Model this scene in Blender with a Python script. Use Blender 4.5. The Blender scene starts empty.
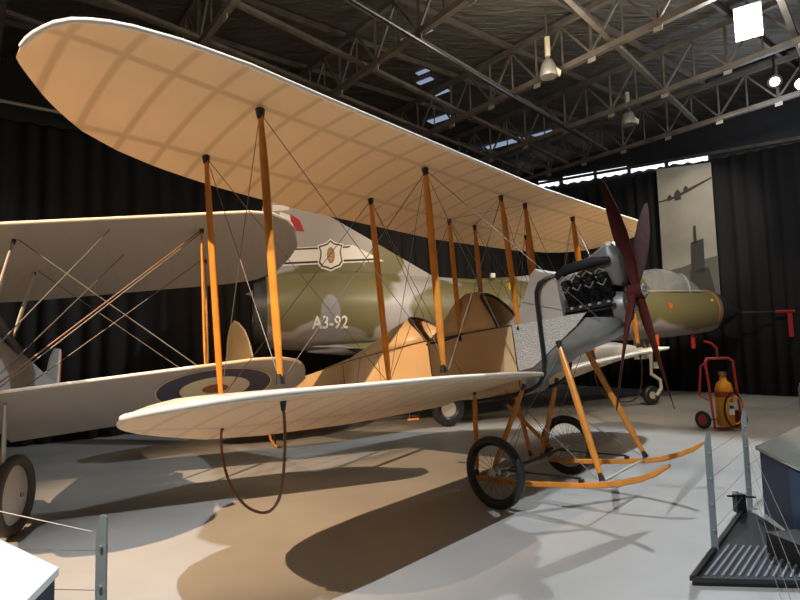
import bpy, bmesh, math, random
import numpy as np
from mathutils import Vector, Matrix, Euler
random.seed(4)
R = math.radians
C = bpy.context.scene.collection
V = Vector

# ------------------------------------------------------------------ camera, world, lights, exposure
cam_d = bpy.data.cameras.new('camera'); cam = bpy.data.objects.new('camera', cam_d); C.objects.link(cam)
cam_d.sensor_width = 36.0; cam_d.lens = 561.08/800*36.0; cam_d.clip_start = .05; cam_d.clip_end = 200
cam.matrix_world = Matrix.Translation((0, 0, 1.739)) @ Matrix.Rotation(R(90+4.396), 4, 'X') @ Matrix.Rotation(R(-1.606), 4, 'Z')
bpy.context.scene.camera = cam
sc = bpy.context.scene
sc.view_settings.view_transform = 'Standard'; sc.view_settings.look = 'None'
sc.view_settings.gamma = 1.0; sc.view_settings.use_curve_mapping = False
sc.view_settings.exposure = 0.0
world = bpy.data.worlds.new('world'); sc.world = world; world.use_nodes = True
world.node_tree.nodes['Background'].inputs[0].default_value = (.75, .85, 1, 1)
world.node_tree.nodes['Background'].inputs[1].default_value = 1.0

def spot(name, loc, target, power, color, size, blend=.3, radius=.05):
    l = bpy.data.lights.new(name, 'SPOT'); l.energy = power; l.color = color; l.spot_size = R(size); l.spot_blend = blend
    l.shadow_soft_size = radius
    o = bpy.data.objects.new(name, l); C.objects.link(o); o.location = loc
    o.rotation_euler = (V(target)-V(loc)).to_track_quat('-Z', 'Y').to_euler(); return o
def area(name, loc, target, power, color, sx, sy):
    l = bpy.data.lights.new(name, 'AREA'); l.energy = power; l.color = color; l.shape = 'RECTANGLE'; l.size = sx; l.size_y = sy
    o = bpy.data.objects.new(name, l); C.objects.link(o); o.location = loc
    o.rotation_euler = (V(target)-V(loc)).to_track_quat('-Z', 'Y').to_euler(); return o
WHITE_LAMP = (6.26, 9.48, 7.2)
spot('flood_light_beam', (6.17, 9.36, 7.1), (-.5, 4.5, 0), 1900, (.84, .93, 1), 100, .3, .04)
spot('overhead_spot_beam', (-2.45, .10, 8.0), (.1, 3.5, 0), 3300, (.90, .95, 1), 60, .6, .04)
spot('warm_spot_beam', (-6.8, -1.1, 8.0), (-1.75, 6.7, .6), 10500, (1, .67, .40), 37, .9, .04)
spot('left_fill', (-7.0, -1.5, 6.2), (-3.6, 6.0, .8), 200, (1, .9, .78), 50, .7, .05)  # added fill towards the silver biplane, no fixture of its own
spot('jet_fill', (3.2, 4.6, 7.0), (2.6, 13.0, 2.5), 1650, (1, .80, .58), 58, .6, .1)  # added fill to brighten the jet, source unseen
spot('tail_fill', (-3.5, 4.0, 7.0), (-1.5, 12.0, 2.8), 1150, (1, .72, .45), 50, .7, .1)  # added fill on the jet's tail, source unseen
spot('banner_fill', (8.0, 12.0, 7.3), (8.9, 17.1, 4.8), 420, (1, .93, .80), 50, .7, .1)  # spot added only to brighten the banner
spot('far_floor_fill', (7.5, 8.0, 7.0), (6.2, 12.0, 0), 620, (1, .74, .48), 75, .8, .1)  # added fill that warms the far floor
area('hall_fill', (1, 4, 7.0), (1, 7, 0), 25, (1, .9, .8), 5, 5)  # added overall fill, not a fixture in the hall
spot('nose_fill', (5.0, 7.5, 7.4), (8.0, 14.6, 2.6), 800, (1, .9, .72), 38, .7, .1)  # added fill to brighten the jet's nose
for nm, p, e, c in (('roof_fill_white', (5.9, 9.0, 6.7), 190, (.95, .93, .88)), ('roof_fill', (2.6, 9.6, 6.6), 130, (1, .88, .7)), ('roof_fill', (-2.0, 7.0, 6.5), 75, (1, .85, .65)), ('roof_fill', (8.5, 12.3, 6.6), 110, (.75, .85, 1))):
    l = bpy.data.lights.new(nm, 'POINT'); l.energy = e; l.color = c; l.shadow_soft_size = .3; o = bpy.data.objects.new(nm, l); C.objects.link(o); o.location = p  # unseen point lights added to brighten roof and beams

# ------------------------------------------------------------------ materials
def mat(name, col, rough=.6, metal=0., bump=0., bscale=30, var=0., vscale=6, trans=0., spec=.5, alpha=None):
    m = bpy.data.materials.new(name); m.use_nodes = True; nt = m.node_tree; b = nt.nodes['Principled BSDF']
    b.inputs['Base Color'].default_value = (*col, 1); b.inputs['Roughness'].default_value = rough; b.inputs['Metallic'].default_value = metal
    b.inputs['Specular IOR Level'].default_value = spec
    tc = nt.nodes.new('ShaderNodeTexCoord')
    if var:
        n = nt.nodes.new('ShaderNodeTexNoise'); n.inputs['Scale'].default_value = vscale; n.inputs['Detail'].default_value = 6
        nt.links.new(tc.outputs['Object'], n.inputs['Vector'])
        r = nt.nodes.new('ShaderNodeValToRGB'); r.color_ramp.elements[0].position = .3; r.color_ramp.elements[1].position = .7
        r.color_ramp.elements[0].color = (*[c*(1-var) for c in col], 1); r.color_ramp.elements[1].color = (*[min(1, c*(1+var)) for c in col], 1)
        nt.links.new(n.outputs['Fac'], r.inputs[0]); nt.links.new(r.outputs[0], b.inputs['Base Color'])
    if bump:
        n = nt.nodes.new('ShaderNodeTexNoise'); n.inputs['Scale'].default_value = bscale; n.inputs['Detail'].default_value = 4
        nt.links.new(tc.outputs['Object'], n.inputs['Vector'])
        bp = nt.nodes.new('ShaderNodeBump'); bp.inputs['Strength'].default_value = bump; bp.inputs['Distance'].default_value = .02
        nt.links.new(n.outputs['Fac'], bp.inputs['Height']); nt.links.new(bp.outputs[0], b.inputs['Normal'])
    if trans:
        t = nt.nodes.new('ShaderNodeBsdfTranslucent'); t.inputs[0].default_value = (*col, 1)
        mx = nt.nodes.new('ShaderNodeMixShader'); mx.inputs[0].default_value = trans
        out = nt.nodes['Material Output']; nt.links.new(b.outputs[0], mx.inputs[1]); nt.links.new(t.outputs[0], mx.inputs[2]); nt.links.new(mx.outputs[0], out.inputs[0])
    if alpha is not None: b.inputs['Alpha'].default_value = alpha
    return m
def emis(name, col, s):
    m = bpy.data.materials.new(name); m.use_nodes = True; nt = m.node_tree; nt.nodes.remove(nt.nodes['Principled BSDF'])
    e = nt.nodes.new('ShaderNodeEmission'); e.inputs[0].default_value = (*col, 1); e.inputs[1].default_value = s
    nt.links.new(e.outputs[0], nt.nodes['Material Output'].inputs[0]); return m
def math_(nt, op, a, b=None, clamp=False):
    n = nt.nodes.new('ShaderNodeMath'); n.operation = op; n.use_clamp = clamp
    for i, x in enumerate((a, b)):
        if x is None: continue
        if isinstance(x, (int, float)): n.inputs[i].default_value = x
        else: nt.links.new(x, n.inputs[i])
    return n.outputs[0]
def ribbed(name, col, rib_shade, pitch, spars, trans=.3, rough=.55, phase=0.):
    """doped cloth with rib and spar shadows of the wing painted in as darker bands, laid out in the wing's own chord / span map"""
    m = mat(name, col, rough, trans=trans, bump=.05, bscale=60); nt = m.node_tree; b = nt.nodes['Principled BSDF']
    uv = nt.nodes.new('ShaderNodeUVMap'); uv.uv_map = 'UVMap'; sx = nt.nodes.new('ShaderNodeSeparateXYZ'); nt.links.new(uv.outputs[0], sx.inputs[0])
    f = math_(nt, 'FRACT', math_(nt, 'ADD', math_(nt, 'DIVIDE', sx.outputs[1], pitch), phase))
    d = math_(nt, 'ABSOLUTE', math_(nt, 'SUBTRACT', f, .5)); k = math_(nt, 'SUBTRACT', 1, math_(nt, 'DIVIDE', d, .034/pitch), True)
    tot = math_(nt, 'MULTIPLY', k, 1.6, True)
    for s, wd in spars:
        d = math_(nt, 'ABSOLUTE', math_(nt, 'SUBTRACT', sx.outputs[0], s)); k2 = math_(nt, 'MULTIPLY', math_(nt, 'SUBTRACT', 1, math_(nt, 'DIVIDE', d, wd), True), 1.6, True)
        tot = math_(nt, 'MAXIMUM', tot, k2)
    n = nt.nodes.new('ShaderNodeTexNoise'); n.inputs['Scale'].default_value = 2.2; tc = nt.nodes.new('ShaderNodeTexCoord'); nt.links.new(tc.outputs['Object'], n.inputs['Vector'])
    mx0 = nt.nodes.new('ShaderNodeMixRGB'); mx0.inputs[1].default_value = (*[c*.93 for c in col], 1); mx0.inputs[2].default_value = (*[min(1, c*1.05) for c in col], 1); nt.links.new(n.outputs['Fac'], mx0.inputs[0])
    mx = nt.nodes.new('ShaderNodeMixRGB'); nt.links.new(mx0.outputs[0], mx.inputs[1]); mx.inputs[2].default_value = (*rib_shade, 1)  # painted bands imitate rib and spar shadows seen through the cloth
    nt.links.new(tot, mx.inputs[0]); nt.links.new(mx.outputs[0], b.inputs['Base Color'])
    for nn in nt.nodes:
        if nn.type == 'BSDF_TRANSLUCENT': nt.links.new(mx.outputs[0], nn.inputs[0])
    return m
M = dict(
    cloth=ribbed('clear_doped_linen', (.77, .59, .375), (.62, .455, .275), .31, [(.47, .04), (-.305, .04)], .3, phase=.74),
    cloth_lower=ribbed('clear_doped_linen_lower', (.80, .64, .45), (.68, .52, .35), .31, [(.3, .03), (-.5, .03)], .2),
    edge_lit=mat('painted_lit_edge', (.92, .82, .68), .5), linen=mat('fuselage_linen', (.60, .41, .22), .38, var=.06, vscale=3, bump=.04, bscale=50),  # leading-edge cream is paler to imitate light on the rim
    rudderc=mat('rudder_linen', (.66, .47, .26), .5, trans=.2),
    wood=mat('varnished_ash', (.62, .235, .035), .28, var=.14, vscale=9),
    propw=mat('mahogany_blade', (.085, .022, .018), .85, spec=.04, var=.15, vscale=7),
    black=mat('black_paint', (.012, .012, .012), .32), fit=mat('black_fitting', (.02, .018, .016), .4),
    engine=mat('engine_black', (.012, .0125, .013), .55, spec=.3, bump=.3, bscale=60), tyre2=mat('weathered_grey_tyre', (.10, .088, .075), .6), tyre=mat('tyre_rubber', (.018, .018, .02), .42),
    steel=mat('steel', (.55, .53, .5), .35, .7), wire=mat('bracing_steel', (.17, .155, .135), .5, .2),
    alu=mat('engine_turned_aluminium', (.52, .48, .42), .45, .35, bump=.9, bscale=62, var=.12, vscale=40),
    aluplain=mat('plain_aluminium', (.23, .225, .215), .45, .45, var=.2, vscale=5), alugrey=mat('grey_sheet_metal', (.52, .47, .41), .42, .45, bump=.05, bscale=5),
    brass=mat('brass', (.6, .42, .2), .35, 1.0), cane=mat('cane', (.22, .10, .035), .5), leather=mat('cockpit_leather', (.035, .018, .012), .45),
    brown=mat('cockpit_inside', (.25, .11, .045), .6), cloth2=ribbed('silver_doped_linen', (.36, .345, .325), (.345, .33, .31), .30, [], .06, .5),
    silver=mat('silver_dope', (.48, .47, .455), .4, .25), hub2=mat('silver_wheel_disc', (.80, .80, .78), .38, .3), dkgrey=mat('dark_grey_cowl', (.09, .095, .10), .4, .3),
    navy=mat('roundel_blue', (.035, .035, .07), .5), cream=mat('roundel_cream', (.62, .55, .38), .5), red=mat('roundel_red', (.25, .05, .025), .5), white=mat('white_paint', (.90, .87, .82), .45),
    streamer=mat('red_streamer', (.48, .03, .04), .6), orange=mat('orange_paint', (.75, .12, .03), .5),
    radome=mat('black_radome', (.035, .036, .042), .35), glass=mat('canopy_glass', (.92, .92, .90), .04, 0, spec=.8),
    steelbeam=mat('rusty_grey_steel', (.135, .112, .09), .65, .2, var=.25, vscale=4), beamlight=mat('galvanised_pipe', (.34, .31, .27), .5, .4),
    post=mat('grey_post_paint', (.27, .31, .31), .5, .2), panelnavy=mat('navy_laminate', (.013, .021, .052), .5), panelblue=mat('blue_laminate', (.014, .045, .115), .45),
    blackmet=mat('black_tray', (.03, .032, .034), .28, .2), rib=mat('ribbed_mat', (.30, .31, .36), .3, .6), bluewhite=mat('white_panel', (.82, .84, .84), .22),
    firered=mat('trolley_red', (.36, .035, .03), .35), yellow=mat('cylinder_yellow', (.68, .30, .015), .35), lens=mat('fixture_grey', (.30, .28, .25), .5, .4),
    gearwhite=mat('undercarriage_grey', (.42, .40, .34), .45), yellowp=mat('yellow_mark', (.8, .68, .05), .5), brownink=mat('crest_brown', (.42, .25, .11), .6), ink=mat('black_ink', (.03, .028, .03), .5),
    printk=mat('sepia_print', (.09, .08, .07), .7), printm=mat('sepia_mid_print', (.20, .18, .15), .7), acrylic=mat('clear_top', (.60, .61, .55), .10, .75),
)
g_ = M['glass']; g_.node_tree.nodes['Principled BSDF'].inputs['Transmission Weight'].default_value = .8; g_.node_tree.nodes['Principled BSDF'].inputs['IOR'].default_value = 1.1
LAMP = emis('lamp_white', (.92, .96, 1), 60); LAMP2 = emis('lamp_small', (1, .98, .95), 14); DAY = emis('daylight_gap', (.88, .94, 1), 2.2); DAYB = emis('daylight_blue', (.55, .68, .95), .45)

def floor_mat():
    m = mat('painted_concrete', (.50, .495, .47), .36, spec=.35); nt = m.node_tree; b = nt.nodes['Principled BSDF']
    tc = nt.nodes.new('ShaderNodeTexCoord'); n = nt.nodes.new('ShaderNodeTexNoise'); n.inputs['Scale'].default_value = .9; n.inputs['Detail'].default_value = 8
    nt.links.new(tc.outputs['Object'], n.inputs['Vector'])
    r = nt.nodes.new('ShaderNodeValToRGB'); r.color_ramp.elements[0].position = .3; r.color_ramp.elements[1].position = .75
    r.color_ramp.elements[0].color = (.33, .325, .31, 1); r.color_ramp.elements[1].color = (.41, .405, .39, 1)
    nt.links.new(n.outputs['Fac'], r.inputs[0]); nt.links.new(r.outputs[0], b.inputs['Base Color'])
    n2 = nt.nodes.new('ShaderNodeTexNoise'); n2.inputs['Scale'].default_value = 3; nt.links.new(tc.outputs['Object'], n2.inputs['Vector'])
    r2 = nt.nodes.new('ShaderNodeMapRange'); r2.inputs[3].default_value = .34; r2.inputs[4].default_value = .5; nt.links.new(n2.outputs['Fac'], r2.inputs[0]); nt.links.new(r2.outputs[0], b.inputs['Roughness'])
    return m
def curtain_mat():
    return mat('black_curtain', (.028, .0265, .027), .85, spec=.15)
def roof_mat():
    m = mat('dark_roof_sheet', (.11, .10, .085), .5, .2, spec=.4); nt = m.node_tree; b = nt.nodes['Principled BSDF']
    tc = nt.nodes.new('ShaderNodeTexCoord'); w = nt.nodes.new('ShaderNodeTexNoise'); w.inputs['Scale'].default_value = 1.3; w.inputs['Detail'].default_value = 7; w.inputs['Distortion'].default_value = 1.2
    mp = nt.nodes.new('ShaderNodeMapping'); mp.inputs['Rotation'].default_value = (0, 0, R(-38)); mp.inputs['Scale'].default_value = (1, 4, 1)
    nt.links.new(tc.outputs['Object'], mp.inputs[0]); nt.links.new(mp.outputs[0], w.inputs['Vector'])
    bp = nt.nodes.new('ShaderNodeBump'); bp.inputs['Strength'].default_value = 1; bp.inputs['Distance'].default_value = .12; nt.links.new(w.outputs['Fac'], bp.inputs['Height']); nt.links.new(bp.outputs[0], b.inputs['Normal'])
    return m

# ------------------------------------------------------------------ mesh building
class MB:
    def __init__(s): s.v = []; s.f = []; s.uv = []
    def add(s, vs, fs, uv=None):
        o = len(s.v); s.v += [V(p) for p in vs]; s.f += [tuple(i+o for i in f) for f in fs]; s.uv += (uv or [(0, 0)]*len(vs)); return s
    def loft(s, rings, cap=True, closed=True, uv=None):
        n = len(rings[0]); vs = [p for r in rings for p in r]; fs = []
        for i in range(len(rings)-1):
            for j in range(n if closed else n-1):
                k = (j+1) % n; fs.append((i*n+j, i*n+k, (i+1)*n+k, (i+1)*n+j))
        if cap and closed: fs.append(tuple(reversed(range(n)))); fs.append(tuple((len(rings)-1)*n+j for j in range(n)))
        return s.add(vs, fs, [q for r in uv for q in r] if uv else None)
    def tube(s, pts, r, n=8, cap=True):
        pts = [V(p) for p in pts]; rr = r if isinstance(r, (list, tuple)) else [r]*len(pts); rings = []; prev = None
        for i, p in enumerate(pts):
            t = (pts[min(i+1, len(pts)-1)]-pts[max(i-1, 0)]).normalized()
            if prev is None:
                a = t.cross(V((0, 0, 1)));  a = a if a.length > .05 else t.cross(V((1, 0, 0)))
            else: a = prev-t*prev.dot(t)
            a.normalize(); prev = a; b = t.cross(a)
            rings.append([p+(a*math.cos(2*math.pi*k/n)+b*math.sin(2*math.pi*k/n))*rr[i] for k in range(n)])
        return s.loft(rings, cap)
    def ring(s, c, axis, Rm, r, n=40, m=10):
        c = V(c); ax = V(axis).normalized(); a = ax.orthogonal().normalized(); b = ax.cross(a); vs = []; fs = []
        for i in range(n):
            d = a*math.cos(2*math.pi*i/n)+b*math.sin(2*math.pi*i/n)
            for j in range(m): q = 2*math.pi*j/m; vs.append(c+d*(Rm+r*math.cos(q))+ax*r*math.sin(q))
        for i in range(n):
            for j in range(m): fs.append((i*m+j, i*m+(j+1) % m, ((i+1) % n)*m+(j+1) % m, ((i+1) % n)*m+j))
        return s.add(vs, fs)
    def box(s, c, x, y, z):
        c, x, y, z = V(c), V(x)/2, V(y)/2, V(z)/2
        vs = [c+x*i+y*j+z*k for i in (-1, 1) for j in (-1, 1) for k in (-1, 1)]
        return s.add(vs, [(0, 1, 3, 2), (4, 6, 7, 5), (0, 4, 5, 1), (2, 3, 7, 6), (0, 2, 6, 4), (1, 5, 7, 3)])
    def bar(s, p, q, w, h, side=None):
        p, q = V(p), V(q); t = (q-p); sd = V(side) if side else t.cross(V((0, 0, 1)))
        if sd.length < 1e-4: sd = V((1, 0, 0))
        sd = (sd-t*(sd.dot(t)/t.dot(t))).normalized(); up = sd.cross(t).normalized()
        return s.box((p+q)/2, t, sd*w, up*h)
    def prism(s, poly, ext):
        ext = V(ext); n = len(poly); a = [V(p) for p in poly]; b = [p+ext for p in a]
        return s.add(a+b, [tuple(reversed(range(n))), tuple(range(n, 2*n))]+[(i, (i+1) % n, (i+1) % n+n, i+n) for i in range(n)])
    def disc(s, c, axis, r, th, n=28):
        c = V(c); ax = V(axis).normalized(); a = ax.orthogonal().normalized(); b = ax.cross(a)
        return s.prism([c-ax*th/2+(a*math.cos(2*math.pi*i/n)+b*math.sin(2*math.pi*i/n))*r for i in range(n)], ax*th)
    def lathe(s, c, axis, prof, n=28, a0=None):
        c = V(c); ax = V(axis).normalized(); a = (V(a0) if a0 else ax.orthogonal()).normalized(); b = ax.cross(a)
        return s.loft([[c+ax*h+(a*math.cos(2*math.pi*i/n)+b*math.sin(2*math.pi*i/n))*max(r, 1e-4) for i in range(n)] for r, h in prof])
    def build(s, name, m, parent=None, smooth=False, origin=None):
        base = parent
        off = V((0, 0, 0))
        while base is not None: off += base.location; base = base.parent
        org = V(origin) if origin is not None else V((0, 0, 0))
        me = bpy.data.meshes.new(name); me.from_pydata([tuple(p-off-org) for p in s.v], [], s.f)
        uv = me.uv_layers.new(name='UVMap')
        for l in me.loops: uv.data[l.index].uv = s.uv[l.vertex_index]
        bm = bmesh.new(); bm.from_mesh(me); bmesh.ops.recalc_face_normals(bm, faces=bm.faces); bm.to_mesh(me); bm.free()
        if smooth:
            for p in me.polygons: p.use_smooth = True
            if hasattr(me, 'set_sharp_from_angle'): me.set_sharp_from_angle(angle=R(38))
        for mm in (m if isinstance(m, list) else [m]): me.materials.append(mm)
        o = bpy.data.objects.new(name, me); C.objects.link(o)
        if parent is not None: o.parent = parent
        o.location = org
        return o
def thing(name, label, cat, loc, group=None):
    o = bpy.data.objects.new(name, None); C.objects.link(o); o.location = loc; o.empty_display_size = .1
    o['label'] = label; o['category'] = cat
    if group: o['group'] = group
    return o
def tag(o, label, cat, group=None):
    o['label'] = label; o['category'] = cat
    if group: o['group'] = group
    return o
def struct(o): o['kind'] = 'structure'; return o
def interp(x, xs, ys): return float(np.interp(x, xs, ys))
def wire(p, q, r, parent, name='bracing_wire', m=None): return MB().tube([p, q], r, 5).build(name, m or M['wire'], parent)

# ------------------------------------------------------------------ hall frame
ax_a = V((-.6112, .7915, 0)); ax_b = V((.7915, .6112, 0))
def H(a, b, z): return ax_a*a+ax_b*b+V((0, 0, z))
A0, A1, B0, B1 = -8.5, 15.2, -10, 17.9
def quad_slab(p, x, y, z): return MB().box(V(p)+(V(x)+V(y)+V(z))/2, x, y, z)
struct(quad_slab(H(A0, B0, -.1), ax_a*(A1-A0), ax_b*(B1-B0), (0, 0, .1)).build('floor', floor_mat()))
ROOF = roof_mat(); WALLM = mat('dark_wall_sheet', (.03, .03, .032), .7)
struct(MB().add([H(A0, B0, 8.15), H(A1, B0, 8.5), H(A1, B1, 8.5), H(A0, B1, 8.15), H(A0, B0, 8.25), H(A1, B0, 8.6), H(A1, B1, 8.6), H(A0, B1, 8.25)],
    [(0, 1, 2, 3), (7, 6, 5, 4), (0, 4, 5, 1), (1, 5, 6, 2), (2, 6, 7, 3), (3, 7, 4, 0)]).build('ceiling', ROOF))
struct(quad_slab(H(A1, B0, 0), ax_b*(B1-B0), ax_a*.1, (0, 0, 8.5)).build('wall_back', WALLM))
struct(quad_slab(H(A0-.1, B0, 0), ax_b*(B1-B0), ax_a*.1, (0, 0, 8.5)).build('wall_front', WALLM))
struct(quad_slab(H(A0, B0-.1, 0), ax_a*(A1-A0), ax_b*.1, (0, 0, 8.5)).build('wall_left', WALLM))
struct(quad_slab(H(A0, B1, 0), ax_a*(A1-A0), ax_b*.1, (0, 0, 8.5)).build('wall_right', WALLM))
# high window gaps along the right wall, under the roof
wins = [(14.9, 14.0, 7.72, 7.62, .22), (13.9, 12.95, 7.78, 7.62, .22), (12.75, 11.45, 7.62, 7.48, .26), (11.3, 10.15, 7.48, 7.36, .24), (10.0, 8.85, 7.35, 7.24, .2), (8.7, 7.5, 7.26, 7.05, .16)]
for i, (a1, a0, z1, z0, h) in enumerate(wins):
    w = MB(); n = 8; top = []; bot = []
    for k in range(n+1):
        t = k/n; a = a1+(a0-a1)*t; z = z1+(z0-z1)*t; top.append(H(a, B1-.02, z+h)); bot.append(H(a, B1-.02, z+.035*math.sin(k*2.3+i)))
    w.prism(bot+top[::-1], -ax_b*.012); struct(w.build('window_%d' % (i+1), DAY))
t = MB()
t.bar(H(15, B1-.05, 8.02), H(4, B1-.05, 6.9), .06, .1)
struct(t.build('trim_1', M['steelbeam']))
t = MB(); t.bar(H(15, B1-.05, 7.45), H(3, B1-.05, 6.75), .08, .08); struct(t.build('trim_2', M['steelbeam']))

CUR = curtain_mat()
def curtain(p, q, z0, z1, zq, name, label):
    p, q = V(p), V(q); L = (q-p).length; d = (q-p)/L; nrm = V((d.y, -d.x, 0)); n = int(L/.07); mb = MB(); r1 = []; r2 = []
    for k in range(n+1):
        s = k/n*L; off = .055*math.sin(s*2*math.pi/.42+1.3*math.sin(s*1.7))+.02*math.sin(s*23)
        pt = p+d*s+nrm*off; zt = z1+(zq-z1)*k/n; r1.append(pt+V((0, 0, z0))); r2.append(pt+V((0, 0, zt)))
    mb.loft([r1, r2], False, False)
    o = mb.build(name, CUR, None, True); sm = o.modifiers.new('thick', 'SOLIDIFY'); sm.thickness = .02
    return tag(o, label, 'curtain')
curtain(H(12.9, -9.8, 0), H(12.9, 15.2, 0), .02, 6.0, 6.6, 'curtain', 'long black pleated curtain hanging behind the silver biplane')
curtain(H(12.8, 17.72, 0), H(-4, 17.72, 0), .02, 7.35, 6.3, 'curtain', 'plain dark curtain behind the jet nose and the fire extinguisher')

# ------------------------------------------------------------------ roof trusses and ties
def truss(b, name_label):
    root = thing('roof_truss', name_label, 'roof truss', H(0, b, 7.2), 'steel trusses under the roof')
    za = lambda a: 8.12+.0148*(a+8.5)
    amin, amax = A0+.2, A1-.2; k0 = 8.59; st = 1.32
    top = MB(); top.bar(H(amin, b, za(amin)-.2), H(amax, b, za(amax)-.2), .09, .12).build('top_chord', M['steelbeam'], root)
    MB().bar(H(amin, b, 7.2), H(amax, b, 7.2), .11, .11).build('bottom_chord', M['steelbeam'], root)
    a = k0
    while a-st > amin: a -= st
    w = 0
    while a < amax-.3:
        zt = za(a)-.24; MB().bar(H(a, b, 7.22), H(a, b, zt), .045, .045).build('vertical_web', M['steelbeam'], root)
        a2 = a+st/2
        if a2 < amax:
            MB().bar(H(a, b, 7.24), H(a2, b, za(a2)-.26), .04, .04).build('diagonal_web', M['steelbeam'], root)
            MB().bar(H(a2, b, 7.24), H(a2, b, za(a2)-.26), .03, .03).build('vertical_web', M['steelbeam'], root)
            MB().bar(H(a2, b, za(a2)-.26), H(min(a+st, amax), b, 7.24), .04, .04).build('diagonal_web', M['steelbeam'], root)
        MB().box(H(a, b, 7.12), ax_a*.16, ax_b*.02, (0, 0, .12)).build('node_plate', M['beamlight'], root)
        a += st
for b, lab in [(-2.6, 'steel roof truss furthest left, over the silver biplane'), (.3, 'steel roof truss above the tip of the big cream upper wing'), (3.2, 'steel roof truss crossing just right of the upper wing tip'), (6.2, 'steel roof truss crossing the top middle of the view, left of the pendant lamps'),
               (9.45, 'steel roof truss directly behind the nearer pendant lamp'), (12.25, 'steel roof truss between the two hanging pendant lamps and the far wall'), (15.0, 'steel roof truss nearest the bright window gaps')]:
    truss(b, lab)
for i, (a, lab) in enumerate([(2.3, 'horizontal steel roof tie running across at the very top right'), (4.9, 'horizontal steel roof tie passing behind the floodlight'), (7.5, 'horizontal steel roof tie at the top centre of the picture'), (8.9, 'horizontal steel roof tie nearest above the wing leading edge'), (10.3, 'horizontal steel roof tie at the top left corner, upper one'), (11.8, 'horizontal steel roof tie at the top left, lower one')]):
    sl = .18; p = H(a-.18*9, -8+0, 7.3); q = H(a+.18*8.5, 17.0, 7.3)
    tag(MB().bar(H(a-.18*12, -6, 7.3), H(min(a+.18*9, 15), 15.0, 7.3), .10, .07).build('roof_tie', M['steelbeam']), lab, 'roof beam', 'long ties between the roof trusses')
for i in range(12):
    a = -6+i*1.75; z = 8.12+.0148*(a+8.5)-.07
    tag(MB().bar(H(a, B0+.2, z), H(a, B1-.2, z), .07, .12).build('roof_purlin', M['steelbeam']), 'thin dark purlin running under the roof sheets between the trusses', 'roof purlin', 'parallel purlins under the dark roof sheets')
tag(MB().tube([H(6.3, 1.2, 7.05), H(8.62, 13.4, 7.05)], .035, 8).build('conduit_pipe', M['black']), 'thin black pipe sloping across the roof left of the pendant lamps', 'pipe')
tag(MB().tube([H(12.1, -4, 6.3), H(12.1, 6, 6.3)], .035, 8).build('curtain_rail', M['beamlight']), 'pale pipe rail above the black curtain at far left', 'rail')
# daylight slits in the roof
for i, (x, y, l, w) in enumerate([(.52, 11.7, .75, .18), (.72, 13.4, .35, .14), (.80, 13.9, .45, .16), (1.19, 14.62, .6, .22), (1.41, 16.4, .9, .3), (3.62, 18.8, 2.2, .35), (4.7, 17.9, .9, .16)]):
    p = V((x, y, 0)); a = p.dot(ax_a); z = 8.15+.0148*(a+8.5)-.02
    d = (ax_a*.9-ax_b*.2).normalized(); e = V((-d.y, d.x, 0))
    o = MB().box(p+V((0, 0, z)), d*l, e*w, (0, 0, .015)).build('roof_skylight', DAYB)
    tag(o, 'small bluish daylight slit in the dark roof above the wing', 'skylight', 'daylight slits in the roof') if i < 5 else tag(o, ['long bluish daylight strip low in the roof left of the windows', 'short bluish daylight strip beside the long one low in the roof'][i-5], 'skylight')

# ------------------------------------------------------------------ the tan biplane
yaw, th, rw, ro = R(-41.187), R(10.822), .351, R(.597); BX, BY = 1.513, 6.645
def BW(u, v, w):
    w += .35; v, w = v*math.cos(ro)+w*math.sin(ro), w*math.cos(ro)-v*math.sin(ro); w -= .35
    X = u*math.cos(th)-w*math.sin(th); Z = u*math.sin(th)+w*math.cos(th)+rw
    return V((BX+X*math.cos(yaw)+v*math.sin(yaw), BY+X*math.sin(yaw)-v*math.cos(yaw), Z))
inc = R(3.466)
def BF(u, v, w): return BW(u*math.cos(inc)+(w-1.5)*math.sin(inc), v, 1.5-u*math.sin(inc)+(w-1.5)*math.cos(inc))
be = thing('biplane', 'early tan linen biplane with orange wooden struts and four-blade propeller, standing in the middle', 'aeroplane', BW(0, 0, -.351))
def dirv(f, a, b): return (V(f(*b))-V(f(*a)))
NS = 15
def wing(frame, vs, LE, TE, wLE, wTE, camber=.075, thick=.055, sg=1):
    rings = []; uvs = []
    for v in vs:
        le, te = LE(v), TE(v); ch = max(le-te, .02); sc_ = min(1, ch/1.0); pts = []; uv = []
        cs = [.5*(1-math.cos(math.pi*i/NS)) for i in range(NS+1)]
        def cl(c): return wLE(v)+(wTE(v)-wLE(v))*c+camber*sc_*2.6*c**.75*(1-c)
        def tk(c): return thick*sc_*(2.2*c**.36*(1-c)**.8+.06)
        for c in cs: pts.append(frame(le-ch*c, sg*v, cl(c)+tk(c)*.5)); uv.append((le-ch*c, v))
        for c in cs[::-1]: pts.append(frame(le-ch*c, sg*v, cl(c)-tk(c)*.5)); uv.append((le-ch*c, v))
        rings.append(pts); uvs.append(uv)
    return MB().loft(rings, True, True, uvs)
vU = [0, 3.4, 3.95, 4.4, 4.65, 4.80, 4.91, 4.99, 5.045, 5.06]; LU = [.86, .86, .86, .82, .77, .72, .65, .55, .40, .28]; TUx = [0, 2.4, 3.4, 3.9, 4.25, 4.55, 4.81, 4.94, 5.03, 5.06]; TU = [-.77, -.75, -.66, -.58, -.48, -.34, -.13, .02, .13, .18]
vs = list(np.linspace(0, 3.6, 13))+[3.8, 3.95, 4.1, 4.25, 4.4, 4.53, 4.65, 4.76, 4.85, 4.92, 4.95, 4.98, 5.01, 5.035, 5.05, 5.06]
dhk = math.tan(R(1.29))
def BWp(u, v, w): return BW(u, v*.90 if v < 0 else v, w)
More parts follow.
